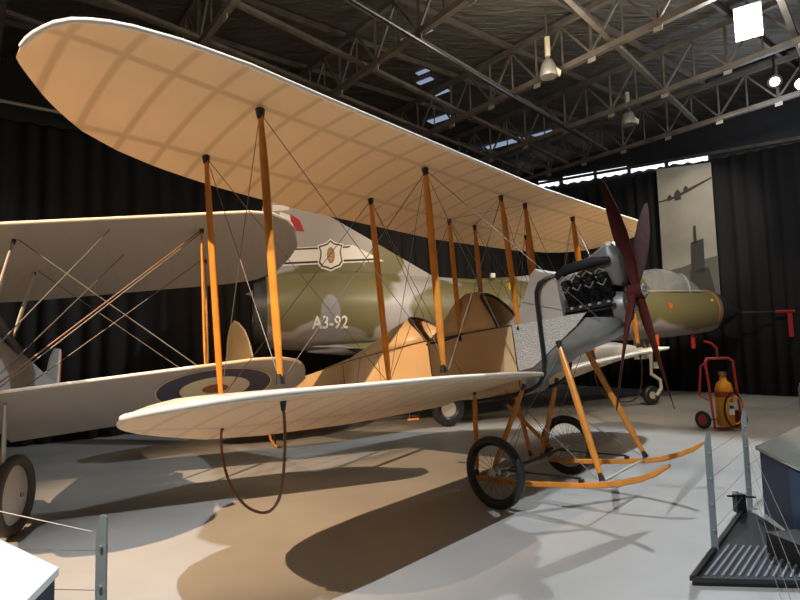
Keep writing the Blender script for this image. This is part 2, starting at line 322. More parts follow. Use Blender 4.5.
for sg in (1, -1):
    o = wing(BWp, vs, lambda v: interp(v, vU, LU), lambda v: interp(v, TUx, TU), lambda v: interp(v, [0, 3.4, 5.06], [3.035, 3.03, 3.045])+dhk*v, lambda v: interp(v, [0, 3.4, 4.6, 5.06], [2.965, 2.965, 2.99, 3.03])+dhk*v, .11, .05, sg=sg).build('upper_wing', M['cloth'], be, True)
vL = [.3, 1.0, 2.0, 3.9, 4.15, 4.33, 4.45, 4.53, 4.57, 4.58]; LL = [.51, .57, .62, .62, .58, .50, .38, .24, .10, .04]; TL = [-.93, -.78, -.62, -.42, -.22, -.06, .04]
vs2 = list(np.linspace(.30, 3.6, 12))+[3.8, 4.0, 4.1, 4.2, 4.28, 4.35, 4.41, 4.46, 4.50, 4.54, 4.56, 4.575, 4.58]
lowLEw = lambda v: interp(v, [.3, .75, 2.2, 3.86, 4.4, 4.68], [.93, .96, 1.01, 1.045, 1.05, 1.06])
lowTEw = lambda v: interp(v, [0, 2, 3, 3.6, 4.2, 4.58], [.78, .78, .82, .87, .98, 1.05])
for sg in (1, -1):
    o = wing(BW, vs2, lambda v: interp(v, vL, LL), lambda v: interp(v, [0, 3.0, 3.6, 3.95, 4.2, 4.38, 4.48, 4.55, 4.58], [-.93, -.88, -.82, -.74, -.62, -.46, -.30, -.12, -.02]), lowLEw, lowTEw, sg=sg).build('lower_wing', M['cloth_lower'], be, True)

def edge_strip(frame, vv, LE, w, r, name, m, parent, sg=1, TE=None):  # pale tube added along the edge, its colour imitates a lit rim
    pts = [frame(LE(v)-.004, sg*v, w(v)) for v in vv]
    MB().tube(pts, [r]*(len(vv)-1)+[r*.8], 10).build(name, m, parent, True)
WLEu = lambda v: interp(v, [0, 3.4, 5.06], [3.035, 3.03, 3.045])+dhk*v
for sg in (1, -1):
    edge_strip(BWp, vs, lambda v: interp(v, vU, LU), WLEu, .017, 'lit_edge_strip', M['edge_lit'], be, sg)
    edge_strip(BW, vs2, lambda v: interp(v, vL, LL), lowLEw, .024, 'lit_edge_strip', M['edge_lit'], be, sg)
def strut(p, q, fdir, ch, tk, name, m, parent, caps=True, smin=.55):
    p, q = V(p), V(q); t = (q-p).normalized(); f = V(fdir); f = (f-t*f.dot(t)).normalized(); s = t.cross(f); rings = []
    for k in range(13):
        x = k/12; sc_ = smin+(1-smin)*min(1, math.sin(math.pi*min(max(x, .02), .98))*1.8)
        rings.append([p+(q-p)*x+f*(ch/2*sc_*math.cos(a))+s*(tk/2*sc_*math.sin(a)) for a in [2*math.pi*j/12 for j in range(12)]])
    o = MB().loft(rings).build(name, m, parent, True)
    if caps:
        for e, g in ((p, q), (q, p)):
            d = (g-e).normalized(); MB().tube([e-d*.012, e+d*.06], [ch*.42, ch*.3], 8).build('strut_fitting', M['fit'], o)
    return o
fwd = dirv(BW, (0, 0, 0), (1, 0, 0))
upW = lambda v: 3.03+dhk*abs(v); loW = lambda v: 1.065+dhk*abs(v)
FU, RU = .467, -.305; FL, RL = .275, -.497
for sg in (1, -1):
    for v in (1.70, 3.617):
        strut(BW(FU, sg*v, upW(v)), BW(FL-.02*(v < 2), sg*(v+.04*(v < 2)), loW(v)), fwd, .085, .04, 'interplane_strut', M['wood'], be)
        strut(BW(RU, sg*v, upW(v)-.01), BW(RL, sg*v, loW(v)-.05), fwd, .08, .038, 'interplane_strut', M['wood'], be)
    strut(BW(FU, sg*.286, upW(.3)), BF(.32, sg*.275, 1.50), fwd, .075, .038, 'cabane_strut', M['wood'], be)
    strut(BW(RU, sg*.286, upW(.3)-.01), BF(-.50, sg*.275, 1.50), fwd, .07, .036, 'cabane_strut', M['wood'], be)
# bracing
for sg in (1, -1):
    for (u1, u2) in ((FU, FL), (RU, RL)):
        U = lambda v: BW(u1, sg*v, upW(v)-.02)
        Lw = lambda v: BW(u2, sg*v, loW(v)+.0)
        for p, q in ((U(3.617), Lw(1.70)), (U(1.70), Lw(3.617)), (U(1.70), BF(u2, sg*.29, .95)), (U(.286), Lw(1.70))): wire(p, q, .0035, be)
    for v in (1.70, 3.617):
        wire(BW(FU, sg*v, upW(v)), BW(RL, sg*v, loW(v)), .003, be); wire(BW(RU, sg*v, upW(v)), BW(FL, sg*v, loW(v)), .003, be)
    wire(BW(FU, sg*.286, upW(.3)), BF(-.5, sg*.28, 1.5), .003, be); wire(BW(RU, sg*.286, upW(.3)), BF(.32, sg*.28, 1.5), .003, be)
    wire(BW(FU, sg*1.7, upW(1.7)), BF(1.25, sg*.26, 1.45), .004, be)
    wire(BW(FU, sg*.3, upW(.3)), BW(RU, -sg*.3, upW(.3)), .003, be); wire(BW(FU, sg*.3, upW(.3)-.03), BF(.32, -sg*.28, 1.52), .003, be)
# fuselage: open U section, decked over behind and between the cockpits
def half(u): return interp(u, [-5.7, -4, -2.6, -1.2, .9, 1.3], [.03, .13, .22, .286, .286, .25])
def topw(u): return interp(u, [-5.7, -3.76, -2.6, -1.2, 0, 1.3], [1.27, 1.38, 1.50, 1.572, 1.565, 1.53])
def botw(u): return interp(u, [-5.7, -3.76, -2.0, -1, .15, .25], [1.12, 1.02, .88, .82, .80, .80])
rings = []
for u in list(np.linspace(-5.7, -1.6, 10))+[-1.3, -1, -.7, -.4, -.1, .1, .25]:
    c, t, b = half(u), topw(u), botw(u); i = min(.018, c*.5)
    rings.append([BF(u, y, z) for y, z in ((c, t), (c, b+.03), (c-.02 if c > .05 else c*.7, b), (-(c-.02 if c > .05 else c*.7), b), (-c, b+.03), (-c, t), (-c+i, t), (-c+i, b+.03), (c-i, b+.03), (c-i, t))])
fus = MB().loft(rings).build('fuselage', M['linen'], be)
def deck(stations, parent, m, name, n=14):
    rings = []
    for us, ut, wt in stations:
        c = half(us); ws = topw(us)-.01; rr = []
        for k in range(n+1):
            a = math.pi*k/n; rr.append(BF(us+(ut-us)*math.sin(a)**1.2, c*math.copysign(abs(math.cos(a))**.75, math.cos(a)), ws+(wt-ws)*math.sin(a)**.85))
        rings.append(rr)
    o = MB().loft(rings, False, False).build(name, m, parent, True); s = o.modifiers.new('thick', 'SOLIDIFY'); s.thickness = .012; s.offset = -1
    return rings[-1], rings[0]
r1, _ = deck([(-5.6, -5.6, 1.285), (-3.6, -3.6, 1.43), (-2.6, -2.62, 1.56), (-2.1, -2.2, 1.70), (-1.6, -1.75, 1.86), (-1.03, -1.43, 1.945)], be, M['linen'], 'rear_deck')
MB().tube(r1, .018, 8).build('cockpit_rim', M['leather'], be)
r2, f2 = deck([(-1.0, -.98, 1.60), (-.88, -.86, 1.72), (-.76, -.74, 1.88), (-.6, -.60, 2.02), (-.4, -.45, 2.09), (-.15, -.30, 2.08), (.06, -.22, 2.03)], be, M['linen'], 'front_deck')
MB().tube(r2, .018, 8).build('cockpit_rim', M['leather'], be)
MB().tube([BF(u, .29, topw(u)-.005) for u in np.linspace(-3.2, .25, 16)], .006, 6).build('lacing_seam', M['leather'], be)
MB().tube(f2, .009, 6).build('lacing_seam', M['leather'], be)
for u in (-2.72, -1.0, .24):
    MB().tube([BF(u, half(u)+.002, topw(u)), BF(u-.02, half(u)+.002, botw(u)+.04)], .006, 6).build('panel_seam', M['leather'] if u != -2.72 else M['cane'], be)
for u0, u1 in ((-2.32, -2.52), (-1.95, -1.95)):
    MB().tube([BF(u0, half(u0)+.002, topw(u0)), BF(u1, half(u1)+.003, botw(u1)+.04)], .004, 6).build('panel_seam', M['cane'], be)
for u0, u1, w0 in ((-1.25, -.02, 1.02),):
    MB().box(BF((u0+u1)/2, 0, w0), dirv(BF, (u0, 0, 0), (u1, 0, 0)), dirv(BF, (0, 0, 0), (0, .5, 0)), dirv(BF, (0, 0, 0), (0, 0, .02))).build('cockpit_floor', M['brown'], be)
for u, w1 in ((.17, 1.56), (-.93, 1.55), (-1.48, 1.5)):
    MB().box(BF(u, 0, (w1+.9)/2), dirv(BF, (0, 0, 0), (.02, 0, 0)), dirv(BF, (0, 0, 0), (0, .53, 0)), dirv(BF, (0, 0, 0), (0, 0, w1-.9))).build('bulkhead', M['brown'], be)
for u in (-1.36, -.35):
    s = MB(); s.box(BF(u, 0, 1.32), dirv(BF, (0, 0, 0), (.06, 0, 0)), dirv(BF, (0, 0, 0), (0, .42, 0)), dirv(BF, (0, 0, 0), (-.05, 0, .42))); s.build('seat_back', M['leather'], be)
# windscreen-like curved wooden headrest inside front opening and side grip
MB().tube([BF(-1.02, .30, 1.52), BF(-.72, .305, 1.53), BF(-.45, .30, 1.565)], .014, 8).build('grab_handle', M['black'], be)
MB().disc(BF(-.97, .30, 1.515), dirv(BF, (0, 0, 0), (0, 1, 0)), .028, .03).build('filler_cap', M['brass'], be)
# gap cover / front tank fairing of grey sheet
def prism_v(poly, half_, name, m, frame=BF, smooth=False, parent=be, taper=None):
    rings = []
    for s in (-1, -.85, .85, 1):
        k = 1 if abs(s) < .9 else .97
        cu = sum(p[0] for p in poly)/len(poly); cw = sum(p[1] for p in poly)/len(poly)
        rings.append([frame(cu+(p[0]-cu)*k, s*half_, cw+(p[1]-cw)*k) for p in poly])
    return MB().loft(rings).build(name, m, parent, smooth)
prism_v([(.05, 1.565), (.16, 1.58), (.25, 1.62), (.36, 1.725), (.46, 1.865), (.525, 1.99), (.57, 2.08), (.635, 2.13), (.71, 2.08), (.78, 2.05), (.87, 2.02), (.88, 1.59), (.88, 1.52), (.25, 1.54)], .275, 'tank_fairing', M['alugrey'])
# hammered side plates and lower cowl
side = [(.25, 1.555), (.70, 1.548), (1.14, 1.54), (1.0, 1.42), (.75, 1.26), (.55, 1.13), (.42, 1.05), (.24, 1.03)]
for sg in (1, -1):
    mb = MB(); mb.prism([BF(u, sg*.287, w) for u, w in side], dirv(BF, (0, 0, 0), (0, sg*.012, 0))); mb.build('side_plate', M['alu'], be)
rings = []
for u, hw, t, b, sd in ((.25, .285, 1.5, .82, .9), (.42, .285, 1.5, .90, .93), (.6, .283, 1.5, 1.0, .96), (.8, .28, 1.5, 1.10, .98), (1.0, .272, 1.5, 1.17, 1.), (1.2, .25, 1.48, 1.21, 1.), (1.34, .20, 1.45, 1.27, 1.), (1.40, .12, 1.42, 1.34, 1.)):
    m_ = (t+b)/2; h = (t-b)/2
    rings.append([BF(u, hw*y, m_+h*z) for y, z in ((1, 1), (1, .2), (1, -.35), (.93, -.62), (.75, -.85), (.4, -.97), (0, -1), (-.4, -.97), (-.75, -.85), (-.93, -.62), (-1, -.35), (-1, .2), (-1, 1))])
MB().loft(rings).build('lower_cowling', M['aluplain'], be, True)
# chin and belly
rings = []
for u, hw, b in ((.3, .28, .80), (.1, .285, .78), (-.2, .285, .775), (-.6, .285, .79), (-1.0, .28, .81)):
    rings.append([BF(u, hw*y, b+z) for y, z in ((1, .14), (.98, .05), (.85, 0), (.4, -.03), (-.4, -.03), (-.85, 0), (-.98, .05), (-1, .14))])
MB().loft(rings).build('belly_panel', M['alugrey'], be, True)
# V8 engine
eng = MB(); eng.box(BF(1.12, 0, 1.56), dirv(BF, (0, 0, 0), (.62, 0, 0)), dirv(BF, (0, 0, 0), (0, .26, 0)), dirv(BF, (0, 0, 0), (0, 0, .2)))
e0 = eng.build('engine_block', M['engine'], be)
for sg in (1, -1):
    for k in range(4):
        u = .95+k*.135; a0 = BF(u, sg*.08, 1.62); a1 = BF(u, sg*.25, 1.91); d = (a1-a0); L = d.length; d.normalize()
        pf = [(.05, 0)]
        for j in range(9): h = .03+j*(L-.06)/9; pf += [(.062, h), (.062, h+.012), (.052, h+.014), (.052, h+.024)]
        pf += [(.06, L-.02), (.05, L), (.0, L+.01)]
        c_ = MB().lathe(a0, d, pf, 18).build('cylinder', M['engine'], e0, False)
        MB().tube([BF(u+.03, sg*.155, 1.60), BF(u+.03, sg*.31, 1.90)], .007, 6).build('push_rod', M['engine'], c_)
        MB().tube([BF(u-.03, sg*.16, 1.60), BF(u-.03, sg*.30, 1.88)], .007, 6).build('push_rod', M['engine'], c_)
        MB().tube([BF(u-.05, sg*.315, 1.915), BF(u+.01, sg*.325, 1.955), BF(u+.06, sg*.315, 1.915)], .011, 6).build('rocker_arm', M['wire'], c_)
        MB().tube([BF(u-.045, sg*.30, 1.82), BF(u+.015, sg*.31, 1.78), BF(u+.055, sg*.30, 1.84)], .008, 6).build('rocker_arm', M['wire'], c_)
    MB().tube([BF(.86, sg*.24, 1.985), BF(1.0, sg*.27, 2.03), BF(1.3, sg*.27, 2.045), BF(1.46, sg*.24, 2.03)], [.04, .058, .058, .035], 12).build('exhaust_manifold', M['engine'], e0, True)
    pts = [BF(.88, sg*.25, 2.0), BF(.76, sg*.29, 1.985), BF(.68, sg*.32, 1.95), BF(.635, sg*.33, 1.86), BF(.62, sg*.33, 1.7), BF(.612, sg*.33, 1.55), BF(.60, sg*.33, 1.3), BF(.585, sg*.33, 1.08), BF(.56, sg*.32, .96), BF(.48, sg*.31, .86), BF(.36, sg*.3, .81), BF(.1, sg*.28, .765), BF(-.2, sg*.25, .745), BF(-.5, sg*.22, .735)]
    MB().tube(pts, .024, 10).build('exhaust_pipe', M['black'], be, True)
    MB().bar(BF(.88, sg*.22, 1.575), BF(1.42, sg*.20, 1.57), .03, .03).build('engine_rail', M['engine'], e0)
MB().box(BF(1.15, .24, 1.60), dirv(BF, (0, 0, 0), (.5, 0, 0)), dirv(BF, (0, 0, 0), (0, .03, 0)), dirv(BF, (0, 0, 0), (0, 0, .05))).build('engine_rail', M['engine'], e0)
for k in range(5):
    MB().box(BF(.98+k*.1, .262, 1.61), dirv(BF, (0, 0, 0), (.03, 0, 0)), dirv(BF, (0, 0, 0), (0, .02, 0)), dirv(BF, (0, 0, 0), (0, 0, .025))).build('rail_clip', M['steel'], e0)
# air scoop in front, grey sheet with smooth rounded mouth
rings = []
for u, w0, w1, hw in ((1.02, 2.06, 2.075, .16), (1.15, 2.0, 2.11, .19), (1.3, 1.86, 2.18, .21), (1.42, 1.78, 2.25, .22), (1.48, 1.76, 2.24, .215), (1.53, 1.80, 2.16, .19), (1.55, 1.86, 2.05, .14)):
    rings.append([BF(u, hw*y, (w0+w1)/2+(w1-w0)/2*z) for y, z in ((1, -.6), (1, .3), (.9, .75), (.6, .97), (0, 1), (-.6, .97), (-.9, .75), (-1, .3), (-1, -.6), (-.7, -1), (.7, -1))])
MB().loft(rings).build('air_scoop', M['aluplain'], be, True)
MB().lathe(BF(1.36, 0, 1.55), dirv(BF, (0, 0, 0), (1, 0, 0)), [(.17, 0), (.18, .05), (.16, .12), (.07, .15), (.06, .22)], 24).build('nose_case', M['aluplain'], be, True)
for k in range(7):
    a = k*.9; MB().tube([BF(1.42, .15*math.cos(a), 1.55+.15*math.sin(a)), BF(1.52, .09*math.cos(a+.4), 1.55+.1*math.sin(a+.4))], .009, 6).build('oil_pipe', M['brass'] if k % 2 else M['steel'], be)
# propeller
hub = BW(1.585, 0, 1.578)
prop = MB().disc(hub, fwd, .085, .15).build('propeller', M['propw'], be)
MB().disc(hub+fwd*.085, fwd, .075, .012).build('hub_plate', M['steel'], prop)
for k in range(8):
    a = k*math.pi/4; MB().disc(BW(1.585+.10, .052*math.cos(a), 1.578+.052*math.sin(a)), fwd, .011, .02, 8).build('hub_bolt', M['steel'], prop)
def blade(dv, dw, off, tw):
    L = math.hypot(dv, dw); dv /= L; dw /= L; nv, nw = -dw, dv; rings = []
    for k in range(19):
        x = .04+.96*k/18; r = x*L; wd = interp(x, [0, .1, .3, .5, .7, .85, .95, 1.0], [.09, .10, .16, .205, .19, .135, .07, .012]); tk = interp(x, [0, .2, .6, 1], [.10, .055, .026, .008])
        tws = interp(x, [0, .15, .4, 1], [75, 62, 34, 16]); ct, st = math.cos(R(tws)), math.sin(R(tws))*tw; sw = .02*math.sin(x*3)
        ring = []
        for j in range(12):
            a = 2*math.pi*j/12; c, t = wd/2*math.cos(a), tk/2*math.sin(a)
            e, f = c*ct-t*st, c*st+t*ct
            ring.append(BW(1.585+off+f, dv*r+nv*(e+sw), 1.578+dw*r+nw*(e+sw)))
        rings.append(ring)
    MB().loft(rings).build('blade', M['propw'], prop, True)
blade(.20, 1.225, .02, 1); blade(-.17, -1.23, .02, 1); blade(-1.42, 1.25, -.03, 1); blade(1.2, -1.08, -.03, 1)
# undercarriage
TOE = -6
sk = [(-.42, -.05), (-.1, -.11), (.25, -.155), (.65, -.19), (1.0, -.205), (1.2, -.2), (1.4, -.17), (1.55, -.125), (1.68, -.065)]
for sg in (1, -1):
    rings = []
    for i, (u, w) in enumerate(sk):
        h = .026 if i < 8 else .014; y = .024; rings.append([BW(u, sg*.63+a*y, w+b*h) for a, b in ((1, .7), (.7, 1), (-.7, 1), (-1, .7), (-1, -.7), (-.7, -1), (.7, -1), (1, -.7))])
    MB().loft(rings).build('landing_skid', M['wood'], be, True)
    MB().bar(BW(-.02, sg*.63, .005), BW(.82, sg*.63, -.135), .02, .018).build('radius_rod', M['black'], be)
    MB().bar(BW(.82, sg*.63, -.14), BW(.82, sg*.63, -.20), .035, .05).build('skid_clamp', M['black'], be)
    strut(BF(.774, sg*.30, 1.275), BW(1.03, sg*.63, -.155), fwd, .075, .04, 'undercarriage_strut', M['wood'], be)
    strut(BW(-.327, sg*.45, .90), BW(-.40, sg*.62, -.02), fwd, .065, .035, 'undercarriage_strut', M['wood'], be)
    strut(BW(.30, sg*.40, .85), BW(-.24, sg*.60, -.06), fwd, .065, .035, 'undercarriage_strut', M['wood'], be)
    # wheel
    axd = Matrix.Rotation(R(TOE), 3, 'Z') @ dirv(BW, (0, 0, 0), (0, 1, 0)); wc = BW(0, sg*.87, 0)+V((0, 0, .024))
    wh = MB().ring(wc, axd, .331, .044, 48, 12).build('wheel', M['tyre'], be, True)
    MB().ring(wc, axd, .287, .014, 48, 8).build('wheel_rim', M['black'], wh, True)
    MB().lathe(wc-axd*.07, axd, [(.02, 0), (.05, .02), (.022, .04), (.022, .1), (.05, .12), (.02, .14)], 14).build('wheel_hub', M['steel'], wh, True)
    sp = MB(); a0 = fwd.normalized(); b0 = axd.cross(a0).normalized()
    for k in range(36):
        a = 2*math.pi*k/36; d = a0*math.cos(a)+b0*math.sin(a); d2 = a0*math.cos(a+.35*(-1)**k)+b0*math.sin(a+.35*(-1)**k)
        sp.tube([wc+axd*(.05 if k % 2 else -.05)+d2*.04, wc+d*.283], .0022, 4)
    sp.build('spokes', M['wire'], wh)
    wire(BF(.8, sg*.28, 1.2), BW(-.2, sg*.61, -.03), .0035, be); wire(BF(.0, sg*.28, .85), BW(.98, sg*.63, -.14), .0035, be)
MB().tube([BW(0, -.93, 0), BW(0, .93, 0)], .019, 10).build('axle', M['black'], be)
MB().tube([BW(-.05, -.62, -.06), BW(-.05, .62, -.06)], .015, 8).build('spreader_bar', M['steel'], be)
MB().tube([BW(1.0, -.62, -.19), BW(1.0, .62, -.19)], .012, 8).build('spreader_bar', M['steel'], be)
for sg in (1, -1):
    MB().tube([BW(-.04, sg*.63+d, -.02+.03*math.sin(d*60)) for d in np.linspace(-.05, .05, 9)], .03, 8).build('shock_cord', M['cloth_lower'], be)
    wire(BW(0, sg*.62, .0), BF(.1, -sg*.27, .82), .0035, be)
strut(BW(-.432, -.30, .70), BW(-.05, -.60, .0), fwd, .06, .033, 'undercarriage_strut', M['wood'], be)
# rudder, tailplane, tail skid
rudp = [(-5.35, 1.30), (-5.30, 1.55), (-5.31, 1.9), (-5.38, 2.2), (-5.5, 2.45), (-5.68, 2.62), (-5.80, 2.68), (-5.95, 2.6), (-6.08, 2.38), (-6.15, 2.1), (-6.18, 1.8), (-6.14, 1.5), (-6.05, 1.2), (-5.85, 1.02), (-5.66, .98), (-5.6, 1.1)]
MB().prism([BF(u, -.018, w-.0) for u, w in rudp], dirv(BF, (0, 0, 0), (0, .036, 0))).build('rudder', M['rudderc'], be)
for sg in (1, -1):
    tp = [(-4.45, .10), (-4.6, .8), (-4.85, 1.3), (-5.15, 1.55), (-5.5, 1.55), (-5.75, 1.2), (-5.8, .6), (-5.72, .03)]
    MB().prism([BF(u, sg*v, 1.27) for u, v in tp], dirv(BF, (0, 0, 0), (0, 0, .035))).build('tailplane', M['rudderc'], be)
MB().tube([BF(-5.0, 0, 1.08), BW(-4.95, 0, .86), BW(-4.93, 0, .64)], .016, 8).build('tail_skid', M['black'], be)
MB().tube([BF(-5.2, 0, 1.1), BW(-5.05, 0, .72), BW(-4.9, 0, .585), BW(-4.75, 0, .58)], .02, 8).build('tail_skid', M['wood'], be)
# wing tip hoops and step
for sg in (1, -1):
    v = 3.617; hp = [(-.517, .96), (-.555, .85), (-.565, .72), (-.53, .57), (-.444, .44), (-.30, .335), (-.106, .296), (.04, .345), (.14, .47), (.215, .68), (.255, .85), (.27, 1.0)]
    # smooth
    P = []
    for i in range(len(hp)-1):
        h0, h1, h2, h3 = hp[max(i-1, 0)], hp[i], hp[i+1], hp[min(i+2, len(hp)-1)]
        for t in (0, .25, .5, .75):
            c_ = [.5*(2*h1[k]+(h2[k]-h0[k])*t+(2*h0[k]-5*h1[k]+4*h2[k]-h3[k])*t*t+(3*h1[k]-h0[k]-3*h2[k]+h3[k])*t**3) for k in (0, 1)]
            P.append(BW(c_[0], sg*v, c_[1]))
    P.append(BW(*[hp[-1][0], sg*v, hp[-1][1]]))
    h = MB().tube(P, .0105, 8).build('wing_tip_hoop', M['cane'], be, True)
    for e in (0, -1): MB().tube([P[e]+V((0, 0, .03)), P[e]-V((0, 0, .045))], [.026, .014], 8).build('hoop_socket', M['fit'], h)
stp = MB().tube([BF(-1.42, .30, .84), BF(-1.42, .37, .60), BF(-1.27, .37, .60), BF(-1.27, .30, .84)], .007, 6).build('foot_step', M['black'], be)
MB().bar(BF(-1.44, .37, .60), BF(-1.25, .37, .60), .03, .022).build('step_tread', M['wood'], stp)

# ------------------------------------------------------------------ silver biplane on the left
PP = dict(x=-3.72, y=5.371, z=2.854, psi=R(16.739), th=R(19.701), dh=R(3.945), d=.631, vo=1.715, g=1.52, vt=2.755, st=.326, ro=R(1.792))
side_ = V((math.cos(PP['psi'])*math.cos(PP['ro']), math.sin(PP['psi'])*math.cos(PP['ro']), math.sin(PP['ro']))); f0 = V((math.sin(PP['psi']), -math.cos(PP['psi']), 0)); u0_ = side_.cross(f0)
if u0_.z < 0: u0_ = -u0_
PF = f0*math.cos(PP['th'])+u0_*math.sin(PP['th']); PU = u0_*math.cos(PP['th'])-f0*math.sin(PP['th'])
def PW(u, v, w): return V((PP['x'], PP['y'], PP['z']))+PF*u+side_*v+PU*w
pup = thing('biplane', 'silver-grey biplane with blue and cream roundel under its wing, at the left edge', 'aeroplane', (-4.3, 5.6, 0))
kd = math.tan(PP['dh'])
def LEp(v): return interp(v, [0, 2.2, 2.45, 2.62, 2.72, 2.755], [.28, .28, .22, .08, -.12, -.3])
def TEp(v): return interp(v, [0, 2.1, 2.35, 2.55, 2.7, 2.755], [-1.2, -1.2, -1.12, -.95, -.6, -.36])
for sg in (1,):
    va = list(np.linspace(-.9, 2.2, 12))+[2.32, 2.45, 2.55, 2.62, 2.68, 2.72, 2.745, 2.755]
    fr = lambda u, v, w: PW(u, v, w+kd*max(v, -.3))
    wing(fr, va, lambda v: LEp(v), lambda v: TEp(v), lambda v: 0, lambda v: -.10, .05, .05).build('upper_wing', M['cloth2'], pup, True)
    frl = lambda u, v, w: PW(u-PP['st'], v, w+kd*v-PP['g'])
    va2 = [max(-.38, x) for x in va if x > -.45]
    wing(frl, va2, lambda v: LEp(v), lambda v: TEp(v), lambda v: 0, lambda v: -.09, .05, .05).build('lower_wing', M['cloth2'], pup, True)
    edge_strip(fr, [v for v in va if v < 2.7], LEp, lambda v: 0, .016, 'lit_edge_strip', M['edge_lit'], pup); edge_strip(frl, [v for v in va2 if v < 2.7], LEp, lambda v: 0, .016, 'lit_edge_strip', M['edge_lit'], pup)
    # port half (beyond the left edge)
    vb = [.0]+list(np.linspace(.05, 2.2, 8))+[2.45, 2.62, 2.72, 2.755]
    frb = lambda u, v, w: PW(u, -.86-v, w+kd*v-.02)
    wing(frb, vb, LEp, TEp, lambda v: 0, lambda v: -.10, .05, .05).build('upper_wing', M['cloth2'], pup, True)
    frc = lambda u, v, w: PW(u-PP['st'], -.70-v, w+kd*v-PP['g'])
    wing(frc, vb, LEp, TEp, lambda v: 0, lambda v: -.09, .05, .05).build('lower_wing', M['cloth2'], pup, True)
def roundel(rads, cu, cv, frame, wfun, parent):
    for i, (r, m) in enumerate(rads):
        n = 48; vs_ = [frame(cu, cv, wfun(cu, cv)-.007-.0015*i)]
        for ring in (.25, .5, .75, 1):
            for k in range(n): a = 2*math.pi*k/n; uu, vv = cu+r*ring*math.cos(a), cv+r*ring*math.sin(a); vs_.append(frame(uu, vv, wfun(uu, vv)-.007-.0015*i))
        fs = [(0, 1+k, 1+(k+1) % n) for k in range(n)]
        for q in range(3):
            for k in range(n): fs.append((1+q*n+k, 1+q*n+(k+1) % n, 1+(q+1)*n+(k+1) % n, 1+(q+1)*n+k))
        MB().add(vs_, fs).build('roundel_ring', m, parent)
def under(u, v):
    le, te = .28, -1.2; c = min(max((le-u)/(le-te), 0), 1)
    return -.09*c+.05*2.6*c**.75*(1-c)-.5*.05*(2.2*c**.36*(1-c)**.8+.06)
roundel([(.60, M['cloth_lower']), (.585, M['navy']), (.36, M['cream']), (.135, M['red'])], -.42, 1.79, frl, under, pup)
# its fuselage, struts, tail, wheels
def PB(u, v, w): # fuselage frame, flatter than the wings
    return PW(u, v-.42-.035*max(-u, 0), w+.20*max(-u-.3, 0))
rings = []
for u, hw, t, b in ((1.05, .36, -.86, -1.60), (.85, .42, -.80, -1.66), (.35, .42, -.78, -1.68), (-.2, .36, -.80, -1.62), (-1.2, .32, -.84, -1.58), (-2.4, .22, -.96, -1.46), (-3.6, .12, -1.06, -1.34), (-4.7, .03, -1.14, -1.26)):
    m_ = (t+b)/2; h = (t-b)/2; rings.append([PB(u, hw*y, m_+h*z) for y, z in ((1, -.9), (1, .35), (.88, .68), (.6, .9), (0, 1), (-.6, .9), (-.88, .68), (-1, .35), (-1, -.9), (0, -1))])
MB().loft(rings).build('fuselage', M['silver'], pup, True)
MB().tube([PB(.98, .40, -.92), PB(.4, .40, -.84), PB(-.2, .35, -.86), PB(-.9, .30, -.96)], .045, 10).build('gun_trough', M['dkgrey'], pup, True)
MB().lathe(PB(.95, 0, -1.23), PF, [(.40, 0), (.42, .08), (.40, .25), (.30, .36), (.12, .38)], 28).build('engine_cowl', M['dkgrey'], pup, True)
ws = MB().add([PB(-.42, -.13, -.80), PB(-.42, .13, -.80), PB(-.52, .10, -.60), PB(-.52, -.10, -.60)], [(0, 1, 2, 3)]).build('windscreen', M['white'], pup)
s = ws.modifiers.new('thick', 'SOLIDIFY'); s.thickness = .01
MB().tube([PB(-.6, .26, -.82), PB(-.75, .22, -.76), PB(-1.0, 0, -.72), PB(-1.1, -.2, -.78)], .025, 8).build('cockpit_rim', M['cane'], pup)
for v0 in (0,):
    strut(PW(0, 0, -.01), PB(.05, .33, -.84), PF, .055, .035, 'cabane_strut', M['silver'], pup, True)
    strut(PW(-.631, 0, -.02), PB(-.60, .33, -.84), PF, .055, .035, 'cabane_strut', M['silver'], pup, True)
    strut(PW(0, -.84, -.01), PB(.05, -.33, -.84), PF, .055, .035, 'cabane_strut', M['silver'], pup, True)
    strut(PW(-.631, -.84, -.02), PB(-.60, -.33, -.84), PF, .055, .035, 'cabane_strut', M['silver'], pup, True)
vo = PP['vo']
strut(fr(0, vo, 0), frl(0, vo, .03), PF, .07, .035, 'interplane_strut', M['wood'], pup)
strut(fr(-.631, vo, -.03), frl(-.5, vo, .03), PF, .06, .03, 'interplane_strut', M['wood'], pup)
for p, q, r in ((PW(0, .02, 0), frl(0, vo, .03), .006), (PW(-.6, .02, -.03), frl(-.6, vo, .03), .005), (PB(.0, .34, -1.55), fr(0, vo, -.02), .008), (PB(-.08, .34, -1.55), fr(-.05, vo, -.02), .006), (PB(-.6, .33, -1.5), fr(-.6, vo, -.03), .005),
                (PB(.2, .38, -1.3), fr(.1, .85, -.02), .006), (PB(-.1, .36, -1.4), fr(-.4, .9, -.03), .005), (fr(.02, vo, 0), frl(-.6, vo, 0), .003), (fr(-.6, vo, 0), frl(0, vo, 0), .003)):
    MB().tube([p, q], r, 6).build('bracing_wire', M['wire'] if r < .0075 else M['cane'], pup)
for u, v in ((-.1, .85), (-.6, .9), (.05, 2.25), (-.6, 2.2)):
    MB().box(fr(u, v, .02), side_*.06, PF*.02, PU*.02).build('wing_fitting', M['fit'], pup)
RV, RW = -.84, 1.02
rp = [(-4.1, -1.2), (-4.25, -.75), (-4.42, -.52), (-4.62, -.45), (-4.66, -1.3)]
MB().prism([PW(u, RV, w+RW) for u, w in rp], side_*.03).build('tail_fin', M['silver'], pup)
MB().prism([PW(u, RV, w+RW) for u, w in [(-4.665, -1.15), (-4.625, -.45), (-4.72, -.43), (-4.77, -1.15)]], side_*.03).build('rudder_stripe', M['white'], pup)
